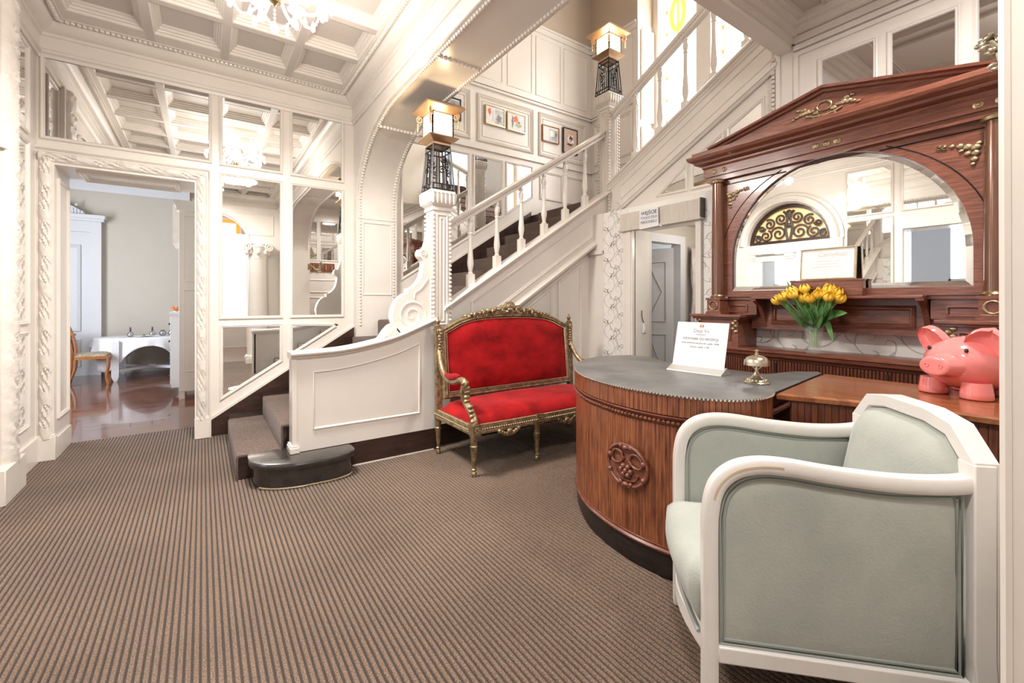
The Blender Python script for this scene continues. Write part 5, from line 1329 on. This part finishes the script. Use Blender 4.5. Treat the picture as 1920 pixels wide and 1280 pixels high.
# ================================================================== ARMCHAIR
ac = thing('armchair', 'white framed armchair with worn sage velvet panels in the foreground', 'armchair', (1.70, .66, 0), math.radians(43.9))
def prof_sweep(b, path, wx, wr, x):
    """rounded bar following a y-z path at x: wx = half width across, wr = half thickness radially"""
    n = len(path); rings = []
    for i in range(n):
        p, q = path[max(i-1, 0)], path[min(i+1, n-1)]
        t = Vector((0, q[0]-p[0], q[1]-p[1])).normalized(); nn = Vector((0, -t.z, t.y))
        c = Vector((x, *path[i]))
        sec = [(-1, -.6), (-.8, -1), (.8, -1), (1, -.6), (1, .55), (.75, 1), (-.75, 1), (-1, .55)]
        rings.append([tuple(c+Vector((wx*a, 0, 0))+nn*wr*r_) for a, r_ in sec])
    b.loft(rings)
armp = spline([(.380, 0), (.380, .30), (.381, .52), (.378, .625), (.360, .70), (.315, .748), (.25, .768), (.17, .768), (.05, .754), (-.10, .744), (-.22, .748), (-.29, .760)], 6)
for sg in (-1, 1):
    x = sg*.262
    b = MB(); prof_sweep(b, armp, .026, .021, x); fr_ = b.build('side_frame', 'white_frame', ac, local=True, smooth=50)
    inner = [(a, c) for a, c in armp if c > .27 and a > -.27]
    pg_ = [(-.262, .225), (.262, .225)]+[(min(a-.021 if c < .70 else a, .262), c-.024) for a, c in inner if a < .275 or c < .71][0:]+[(-.262, .728)]
    pg_ = [(-.262, .23), (.357, .23), (.357, .61), (.342, .678), (.302, .724), (.245, .745), (.17, .746), (.05, .732), (-.10, .722), (-.262, .734)]
    pg_ = spline(pg_[2:], 4); pg_ = [(-.262, .232), (.357, .232)]+pg_
    tps = sorted(pg_[2:], key=lambda p: p[0])
    def tz(y_):
        for p, q_ in zip(tps, tps[1:]):
            if p[0]-1e-6 <= y_ <= q_[0]+1e-6: return max(p[1]+(q_[1]-p[1])*(y_-p[0])/max(1e-6, q_[0]-p[0]), .60)
        return .61
    b = MB(); GU, GV = 26, 16
    for side in (sg, -sg):
        vs3 = []
        for j in range(GV+1):
            for i in range(GU+1):
                u = -1+2*i/GU; v = j/GV; y_ = .0475+u*.3095; zt = tz(y_)
                vs3.append((x+side*(.002+(.010 if side == sg else .014)*(1-abs(u)**6)**.5*(1-abs(2*v-1)**6)**.5), y_, .232+(zt-.232)*v))
        b.add(vs3, [(j*(GU+1)+i, j*(GU+1)+i+1, (j+1)*(GU+1)+i+1, (j+1)*(GU+1)+i) for j in range(GV) for i in range(GU)])
    sp_ = b.build('side_panel', 'sage_velvet', ac, local=True, smooth=70)
    b = MB(); b.tube([(x+sg*.006, u, v) for u, v in inset(pg_, .016)], .0055, 6, True); b.tube([(x+sg*.010, u, v) for u, v in inset(pg_, .004)], .004, 6, True); b.tube([(x-sg*.006, u, v) for u, v in inset(pg_, .016)], .0055, 6, True); b.build('piping', 'sage_piping', sp_, local=True)
    b = MB(); b.box(x-.024, -.27, .185, x+.024, .36, .234); b.build('side_rail', 'white_frame', ac, local=True, bevel=.005)
    b = MB(); b.loft([[(x+a*.030, -.298+c*.026+.02*(1-min(1, z/.3))*-1, z) for a, c in ((-1, -1), (1, -1), (1, 1), (-1, 1))] for z in (0, .3, .6, .815)]); b.build('back_post', 'white_frame', ac, local=True, bevel=.004)
    if sg < 0:
        b = MB(); b.tube([(x-.0255, a+.0, c+.004) for a, c in armp if c > .66 and a > .17], .0035, 5); stuff(b.build('paint_wear', 'chipped', fr_, local=True))
# back frame with clipped corners
bo_ = [(-.288, .20), (.288, .20), (.288, .82), (.205, .905), (.10, .925), (-.10, .925), (-.205, .905), (-.288, .82)]
def AB(u, v, h): return (u, -.30+h, v)
b = MB(); b.frame(bo_, [(0, -.03), (0, .022), (.004, .026), (.040, .026), (.046, .018), (.05, -.03)], AB); b.build('back_frame', 'white_frame', ac, local=True, smooth=25)
b = MB(); rr_ = []
for d, h in ((.048, -.02), (.048, .020), (.066, .05), (.10, .075), (.15, .09)):
    rr_.append([(u, -.30+h+.10*max(0, (.80-v)/.5)*(.4 if h < 0 else min(1, h/.05)), v) for u, v in inset(bo_, d)])
b.loft(rr_); bc = b.build('back_cushion', 'sage_velvet', ac, local=True, smooth=60)
b = MB(); b.tube([(u, -.30+.022, v) for u, v in inset(bo_, .055)], .006, 6, True); b.build('piping', 'sage_piping', bc, local=True)
# seat
b = MB(); n = 20; rings = []
for d, z, f_ in ((.05, .215, .0), (.012, .24, .05), (.0, .30, .085), (.0, .36, .105), (.006, .41, .105), (.03, .445, .085), (.09, .462, .04), (.16, .468, .0)):
    w = .236-d; r = []
    for i in range(n+1):
        u = -1+2*i/n; r.append((u*w, .355+f_*(1-.25*u*u)-d*.5, z))
    for i in range(n, -1, -1):
        u = -1+2*i/n; r.append((u*w, -.20+d*.4, z))
    rings.append(r)
b.loft(rings); sc_ = b.build('seat_cushion', 'sage_velvet', ac, local=True, smooth=60)
b = MB(); b.tube([((-1+2*i/16)*.232, .36+.06*(1-.25*(-1+2*i/16)**2), .236) for i in range(17)], .006, 6); b.build('piping', 'sage_piping', sc_, local=True)
b = MB(); b.prism([(-.24, .34), (.24, .34)]+[(.24-.48*i/10, .385+.045*S(PI*i/10)) for i in range(11)], PZ(0), .165, .225); b.build('front_rail', 'white_frame', ac, local=True, bevel=.004)

# ================================================================== SMALL THINGS ON WALLS
def picture(name, label, x0, x1, z0, z1, frame_m, build_print, mat_m='paper', grp=None):
    t = thing(name, label, 'picture', ((x0+x1)/2, 4.995, (z0+z1)/2)); q = PY(4.972)
    b = MB(); b.frame(rect(x0, x1, z0, z1), [(0, -.022), (0, .010), (.012, .012), (.016, .002)], q); b.build('picture_frame', frame_m, t)
    b = MB(); b.prism(rect(x0+.004, x1-.004, z0+.004, z1-.004), q, -.020, .002); s_ = b.build('picture_sheet', mat_m, t, smooth=0)
    build_print(s_, q, x0, x1, z0, z1); return t
def blot(s_, q, m, pts, h=.003, name='printed_shape'):
    b = MB(); b.prism(pts, q, h-.001, h); b.build(name, m, s_, smooth=0)
def wob(cx, cz, rx, rz, k, n=18): return [(cx+rx*(1+.3*S(k*3+i*2.1))*C_(TAU*i/n), cz+rz*(1+.3*C_(k*2+i*1.7))*S(TAU*i/n)) for i in range(n)]
def pr1(s_, q, a, b_, c, d):
    w, h = b_-a, d-c
    blot(s_, q, 'print_red', wob(a+.2*w, c+.68*h, .08*w, .18*h, 1)); blot(s_, q, 'photo_mid', rect(a+.5*w, a+.9*w, c+.12*h, c+.85*h)); blot(s_, q, 'ink_grey', wob(a+.68*w, c+.4*h, .12*w, .2*h, 2), .004); blot(s_, q, 'ink_faint', rect(a+.36*w, a+.42*w, c+.2*h, c+.8*h))
def pr2(s_, q, a, b_, c, d):
    w, h = b_-a, d-c
    blot(s_, q, 'print_red', wob(a+.45*w, c+.66*h, .13*w, .17*h, 3)); blot(s_, q, 'print_green', wob(a+.6*w, c+.35*h, .18*w, .10*h, 4), .0035); blot(s_, q, 'ink_grey', wob(a+.28*w, c+.5*h, .05*w, .3*h, 5), .004); blot(s_, q, 'ink_grey', wob(a+.62*w, c+.52*h, .08*w, .06*h, 6), .0045)
def pr3(s_, q, a, b_, c, d):
    w, h = b_-a, d-c
    blot(s_, q, 'photo_mid', rect(a+.42*w, a+.92*w, c+.1*h, c+.85*h)); blot(s_, q, 'photo_dark', rect(a+.72*w, a+.92*w, c+.1*h, c+.8*h), .004); blot(s_, q, 'gold_light', rect(a+.46*w, a+.6*w, c+.4*h, c+.7*h), .004); blot(s_, q, 'photo_dark', wob(a+.66*w, c+.28*h, .12*w, .1*h, 3), .0045)
def pr4(s_, q, a, b_, c, d):
    w, h = b_-a, d-c
    blot(s_, q, 'petal' if 0 else 'paper', wob(a+.5*w, c+.55*h, .2*w, .2*h, 1)); blot(s_, q, 'ink', wob(a+.52*w, c+.6*h, .12*w, .1*h, 2), .004); blot(s_, q, 'print_sepia', wob(a+.48*w, c+.5*h, .08*w, .07*h, 2), .0045); blot(s_, q, 'ink', wob(a+.45*w, c+.36*h, .2*w, .05*h, 4), .004)
def pr5(s_, q, a, b_, c, d):
    blot(s_, q, 'photo_dark', rect(a+.03, b_-.03, c+.03, d-.03)); blot(s_, q, 'photo_mid', wob((a+b_)/2, (c+d)/2-.02, .07, .05, 2), .004)
picture('framed_print', 'thin-framed print of red flowers beside grey figures, left of the twin pictures above the rail', 3.045, 3.35, 3.59, 3.845, 'gold_light', pr1)
picture('framed_print', 'gilt-framed print with one orange red bloom, right of the twin pictures', 3.39, 3.70, 3.585, 3.84, 'gold_light', pr2)
picture('framed_print', 'wood-framed collage print with dark right edge beside the sepia portrait', 4.00, 4.315, 3.565, 3.80, 'honey_wood', pr3)
picture('framed_portrait', 'black-framed sepia portrait nearest the stairwell corner', 4.40, 4.685, 3.47, 3.85, 'frame_black', pr4, 'print_sepia')
picture('framed_photograph', 'dark photograph in black frame behind the lower lantern', 2.36, 2.68, 3.53, 3.80, 'frame_black', pr5)
# notice on the lintel
nt2 = thing('paper_notice', 'white paper notice taped to the striped lintel of the staff doorway', 'notice', (3.49, 2.72, 2.05))
b = MB(); b.prism([(2.595, 1.955), (2.815, 1.945), (2.815, 2.125), (2.60, 2.130)], PX(3.47), 0, .002); nn_ = b.build('notice_sheet', 'paper', nt2, smooth=0)
b = MB(); b.tube([(3.469, 2.59, 1.957), (3.469, 2.56, 1.943)], .006, 4); b.build('tape', 'paper', nt2)
for i, (t_, s_) in enumerate((('WEJŚCIE', .046), ('TYLKO DLA', .035), ('PERSONELU', .035))):
    text_mesh('notice_text', t_, s_, 'ink_navy', nn_, lambda u, v, h, i=i: (3.4672, 2.705-u, (2.078, 2.036, 1.994)[i]+v), bold=.0008 if i == 0 else .0002)
# hanging cloth in the passage
hc = thing('hanging_cloth', 'crumpled grey white cloth hanging inside the staff doorway', 'cloth', (4.58, 2.93, 1.75))
b = MB(); rows = []
for j in range(20):
    v = j/19; z = 1.83-1.15*v; w = .09+.08*v+.03*S(v*7); row = []
    for i in range(13):
        u = -1+2*i/12; row.append((4.57+u*w+.02*S(v*5), 2.955-.02-.028*abs(S(u*6+v*3))-.03*S(v*PI)-.02*S(u*11), z+.05*(abs(u))*(1-v)))
    rows.append(row)
b.loft(rows, False, False)
o = b.build('cloth_folds', 'cloth_grey', hc, smooth=80); md_ = o.modifiers.new('solid', 'SOLIDIFY'); md_.thickness = .008
b = MB(); b.ball((4.55, 2.93, .78), (.07, .05, .06), 12, 8); b.ball((4.63, 2.93, .72), (.06, .05, .05), 12, 8); b.ball((4.58, 2.94, 1.8), (.05, .035, .05), 10, 8); b.build('cloth_bundle', 'cloth_grey', hc)
# light switch in reveal
sw = thing('light_switch', 'white light switch on the reveal of the staff doorway', 'switch', (3.70, 2.935, 1.0))
b = MB(); b.box(3.675, 2.925, .93, 3.715, 2.941, 1.03); b.build('switch_plate', 'plastic_white', sw, bevel=.003)
b = MB(); b.box(3.685, 2.921, .95, 3.705, 2.926, 1.01); b.build('rocker', 'plastic_white', sw)
b = MB(); b.tube(spline([(3.69, 2.936, 1.03), (3.67, 2.934, 1.06), (3.655, 2.934, 1.10), (3.655, 2.936, 1.16)], 5), .004, 6); b.build('cable', 'walnut', sw)
# bronze foliage sconce beyond the near pier
scn = thing('bronze_sconce', 'bronze foliage wall sconce peeking past the right pier', 'wall lamp', (1.95, .16, 1.95))
random.seed(3); b = MB(); b.lathe([(.0, -.01), (.05, -.01), (.045, .0), (.01, .01)], 16, (0, 0, 0)); 
b = MB(); b.box(1.76, .10, 1.90, 1.84, .172, 2.02); b.build('back_plate', 'brass', scn)
b = MB()
pa = spline([(1.83, .17, 1.98), (1.92, .20, 1.90), (1.98, .225, 1.85), (1.96, .24, 1.93), (1.98, .265, 2.03), (1.98, .285, 2.045)], 6)
b.tube(pa, .009, 7)
pb = spline([(1.92, .20, 1.90), (1.99, .215, 1.95), (2.02, .235, 2.02)], 5); b.tube(pb, .008, 7)
br = b.build('branch', 'aged_brass', scn)
b = MB()
for p in pa[6:]+pb:
    for k in range(2):
        q = Vector(p)+Vector((random.uniform(-.02, .02), random.uniform(-.02, .02), random.uniform(-.025, .02)))
        b.M = Matrix.Translation(q) @ Matrix.Rotation(random.uniform(0, 6), 4, 'Z') @ Matrix.Rotation(random.uniform(-1, 1), 4, 'Y'); b.ball((0, 0, 0), (.016, .007, .009), 8, 5)
b.M = Matrix(); stuff(b.build('bronze_leaves', 'aged_brass', br))
# coat rack on the rear wall (seen in the mirrors)
ck = thing('coat_rack', 'dark wooden coat rack with pale hooks seen in the mirror', 'coat rack', (2.1, -.79, 2.03))
b = MB(); b.box(1.72, -.8, 1.93, 2.50, -.77, 2.12); b.build('rack_board', 'mahogany_h', ck)
for i in range(6):
    b = MB(); x = 1.79+.128*i; b.tube(spline([(x, -.77, 2.07), (x, -.72, 2.05), (x, -.70, 2.0), (x, -.715, 1.975), (x, -.73, 1.99)], 4), .008, 6); b.ball((x, -.70, 2.06), .013); b.build('hook', 'aged_brass', ck)

# ================================================================== DINING ROOM
tb = thing('dining_table', 'white table with crossed stretchers under a lace cloth in the dining room', 'table', (-.70, 9.68, 0))
b = MB(); b.lathe([(.0, .63), (.68, .63), (.70, .645), (.68, .66), (.0, .66)], 48); b.M = Matrix()
b.v = [(x*1.05, y*.72, z) for x, y, z in b.v]; b.build('tabletop', 'cool_white', tb, local=True)
for x, y in ((-.42, -.45), (.42, -.45), (-.42, .40), (.42, .40)):
    b = MB(); b.loft([[(x+a*r, y+c*r, z) for a, c in ((-1, -1), (1, -1), (1, 1), (-1, 1))] for r, z in ((.02, 0), (.045, .08), (.045, .63))]); b.build('leg', 'cool_white', tb, local=True)
b = MB(); b.bar((-.42, -.45, .16), (.42, .40, .16), .05, .045); b.build('stretcher', 'cool_white', tb, local=True)
b = MB(); b.bar((-.42, .40, .16), (.42, -.45, .16), .05, .0449); b.box(-.05, -.07, .13, .05, .02, .20); b.build('stretcher', 'cool_white', tb, local=True)
cl = thing('lace_tablecloth', 'white lace tablecloth hanging in pointed corners over the dining table', 'tablecloth', (-.70, 9.68, .662))
b = MB(); NR = 96; rings = [[(0.001*C_(TAU*k/NR), .001*S(TAU*k/NR), .004) for k in range(NR)]]
for r in (.35, .70): rings.append([(r*1.05*C_(TAU*k/NR), r*.72*S(TAU*k/NR), .004) for k in range(NR)])
for j in range(1, 9):
    t = j/8; rr = []
    for k in range(NR):
        a = TAU*k/NR; ln = .13+.40*abs(S(2*a))**2.6
        f_ = 1+.035*t*S(a*22)+.03*t
        rr.append((.705*1.05*f_*C_(a)*(1+.02*t), .705*.72*f_*S(a)*(1+.02*t), .004-ln*t))
    rings.append(rr)
b.loft(rings, True, False); o = b.build('cloth', 'lace', cl, local=True, smooth=80); m_ = o.modifiers.new('solid', 'SOLIDIFY'); m_.thickness = .004
items = (('cruet_bottle', 'left of the purple necked cruet bottles on the lace table', -.98, 9.60, 'b'), ('cruet_bottle', 'right purple necked cruet bottle on the lace table beside glass jars', -.70, 9.62, 'b'), ('glass_jar', 'dark glass jar beside the right cruet bottle', -.56, 9.60, 'j'), ('glass_jar', 'rightmost dark glass jar on the lace table', -.44, 9.58, 'j'), ('small_saucer', 'small dark saucer between the cruet bottles', -.80, 9.56, 's'))
for nm, lb, x, y, kd in items:
    t = thing(nm, lb+' ' if False else lb, {'b': 'bottle', 'j': 'jar', 's': 'saucer'}[kd], (x, y, .6665))
    if kd == 'b':
        b = MB(); b.lathe([(.0, 0), (.03, 0), (.045, .03), (.04, .06), (.016, .085), (.012, .09)], 14); b.build('bottle_body', 'chrome', t, local=True)
        b = MB(); b.lathe([(.014, .085), (.010, .15), (.013, .155), (.0, .158)], 10); b.build('bottle_neck', 'purple_glass', t, local=True)
    elif kd == 'j':
        b = MB(); b.lathe([(.0, 0), (.03, 0), (.05, .03), (.05, .055), (.035, .085), (.03, .088)], 14); b.build('jar_body', 'chrome', t, local=True)
        b = MB(); b.lathe([(.034, .085), (.03, .095), (.0, .102)], 12); b.build('jar_lid', 'black_gloss', t, local=True)
    else:
        b = MB(); b.lathe([(.0, 0), (.035, 0), (.055, .018), (.05, .018), (.0, .006)], 16); b.build('saucer_dish', 'chrome', t, local=True)
        b = MB(); b.ball((0, 0, .02), (.02, .02, .014)); b.build('saucer_knob', 'black_gloss', t, local=True)
pp_ = thing('folded_menu', 'white folded paper lying on the lace table before the bottles', 'paper', (-.74, 9.42, .668))
b = MB(); b.prism([(-.16, 0), (-.08, .012), (0, .022), (.02, .022), (.10, .008), (.18, .0), (.18, .003), (.02, .026), (0, .026), (-.08, .016), (-.16, .003)], lambda u, v, h: (u, h, v), -.06, .06); b.build('folded_sheet', 'paper', pp_, local=True, smooth=0)
# chair
dc = thing('dining_chair', 'honey coloured wooden chair with tapestry seat in the dining room', 'chair', (-1.40, 9.22, 0), math.radians(-88))
for sx in (-1, 1):
    b = MB(); b.tube(spline([(sx*.17, -.27, 0), (sx*.18, -.20, .22), (sx*.19, -.19, .42)], 6), [.018, .018, .019]+[.022]*10, 8); b.build('back_leg', 'honey_wood', dc, local=True)
    b = MB(); b.tube(spline([(sx*.21, .22, 0), (sx*.20, .20, .12), (sx*.215, .22, .30), (sx*.21, .21, .41)], 6), .020, 8); b.build('front_leg', 'honey_wood', dc, local=True)
    b = MB(); b.tube(spline([(sx*.19, -.19, .42), (sx*.19, -.20, .60), (sx*.20, -.25, .80), (sx*.17, -.31, .97), (0, -.34, 1.03)], 6), .021, 8); b.build('back_stile', 'honey_wood', dc, local=True)
b = MB(); b.loft([[(u, v, z) for u, v in ((-.19, -.2), (.19, -.2), (.23, .22), (0, .25), (-.23, .22))] for z in (.385, .43)]); b.build('seat_frame', 'honey_wood', dc, local=True, smooth=0)
b = MB(); b.loft([[(u*q, v*q, z) for u, v in ((-.18, -.18), (0, -.185), (.18, -.18), (.215, .2), (0, .23), (-.215, .2))] for q, z in ((1, .43), (.98, .455), (.8, .47), (.3, .478))]); b.build('seat_cushion', 'tapestry', dc, local=True)
b = MB(); b.loft([[(u, -.205-.11*(z-.45)/.5, z) for u in (-w, w)]+[(u, -.19-.11*(z-.45)/.5, z) for u in (w, -w)] for w, z in ((.05, .45), (.045, .60), (.075, .75), (.05, .9), (.09, .99))]); b.build('back_splat', 'honey_wood', dc, local=True)
# dark table at the far left
dt = thing('side_table', 'dark wooden table with cabriole legs at the left edge of the doorway view', 'table', (-1.98, 9.62, 0))
b = MB(); b.box(-.35, -.3, .70, .30, .3, .735); b.build('tabletop', 'walnut', dt, local=True, bevel=.006)
b = MB(); b.box(-.31, -.27, .62, .26, .27, .70); b.build('apron', 'walnut', dt, local=True)
for x, y in ((-.28, -.24), (.23, -.24), (-.28, .24), (.23, .24)):
    sgx = 1 if x > 0 else -1
    b = MB(); b.tube(spline([(x, y, .64), (x+sgx*.035, y, .54), (x+sgx*.03, y, .42), (x-sgx*.005, y, .22), (x-sgx*.0, y, .08), (x+sgx*.02, y, .012), (x+sgx*.025, y, .0)], 5), [.03, .03, .03, .03, .03, .032, .032, .032, .03, .03]+[.028-.0009*i for i in range(21)], 8); b.build('leg', 'walnut', dt, local=True)
# tall white cupboard with drawers
cb_ = thing('tall_cupboard', 'tall cream cupboard with small drawers beside the lace table', 'cupboard', (-.05, 7.5, 0))
b = MB(); b.box(-.25, 7.04, .10, .35, 7.95, 2.45); cbd = b.build('cupboard_body', 'paint', cb_, bevel=.004)
b = MB(); b.loft([[(x, y, z) for x, y in ((-.25-d, 7.04-d), (.36, 7.04-d), (.36, 7.95+d), (-.25-d, 7.95+d))] for d, z in ((0, 2.40), (.02, 2.41), (.03, 2.45), (.05, 2.49), (.06, 2.53))]); b.build('cupboard_cornice', 'paint', cb_)
b = MB(); b.prism([(7.2, 2.0), (7.9, 2.0), (7.9, 2.50), (7.6, 2.56), (7.2, 2.50)], PX(-.25), 0, .07); b.build('carved_crest', 'carved_paint', cb_)
b = MB(); b.box(-.34, 7.30, .12, -.25, 7.95, 1.08); b.box(-.36, 7.28, 1.08, -.25, 7.97, 1.11); b.build('drawer_chest', 'cool_white', cb_)
for j in range(4):
    b = MB(); z = .16+.23*j; b.box(-.352, 7.33, z, -.34, 7.92, z+.20); dw = b.build('drawer', 'cool_white', cb_, bevel=.003)
    b = MB(); b.ball((-.362, 7.45, z+.10), .015); b.build('knob', 'iron', dw)
    b = MB(); b.ball((-.362, 7.80, z+.10), .015); b.build('knob', 'iron', dw)
for x, y in ((-.22, 7.08), (.31, 7.08), (-.22, 7.9), (.31, 7.9)):
    b = MB(); b.box(x-.03, y-.03, 0, x+.03, y+.03, .10); b.build('foot', 'paint', cb_)
for z0, z1 in ((.35, 1.4), (1.5, 2.35)): panel(cbd, rect(-.20, .30, z0, z1), PY(7.04), THIN)
cg = thing('dried_flower', 'small orange paper flower on the cupboard drawers', 'ornament', (-.30, 7.55, 1.1105))
b = MB()
for k in range(6): b.M = Matrix.Rotation(k*PI/3, 4, 'Z') @ Matrix.Rotation(.7, 4, 'Y'); b.ball((0, 0, .05), (.008, .02, .05), 8, 6)
b.M = Matrix(); b.build('petals', 'logo_orange', cg, local=True)
b = MB(); b.lathe([(.0, 0), (.02, 0), (.012, .02), (.0, .025)], 10); b.build('base', 'paint', cg, local=True)
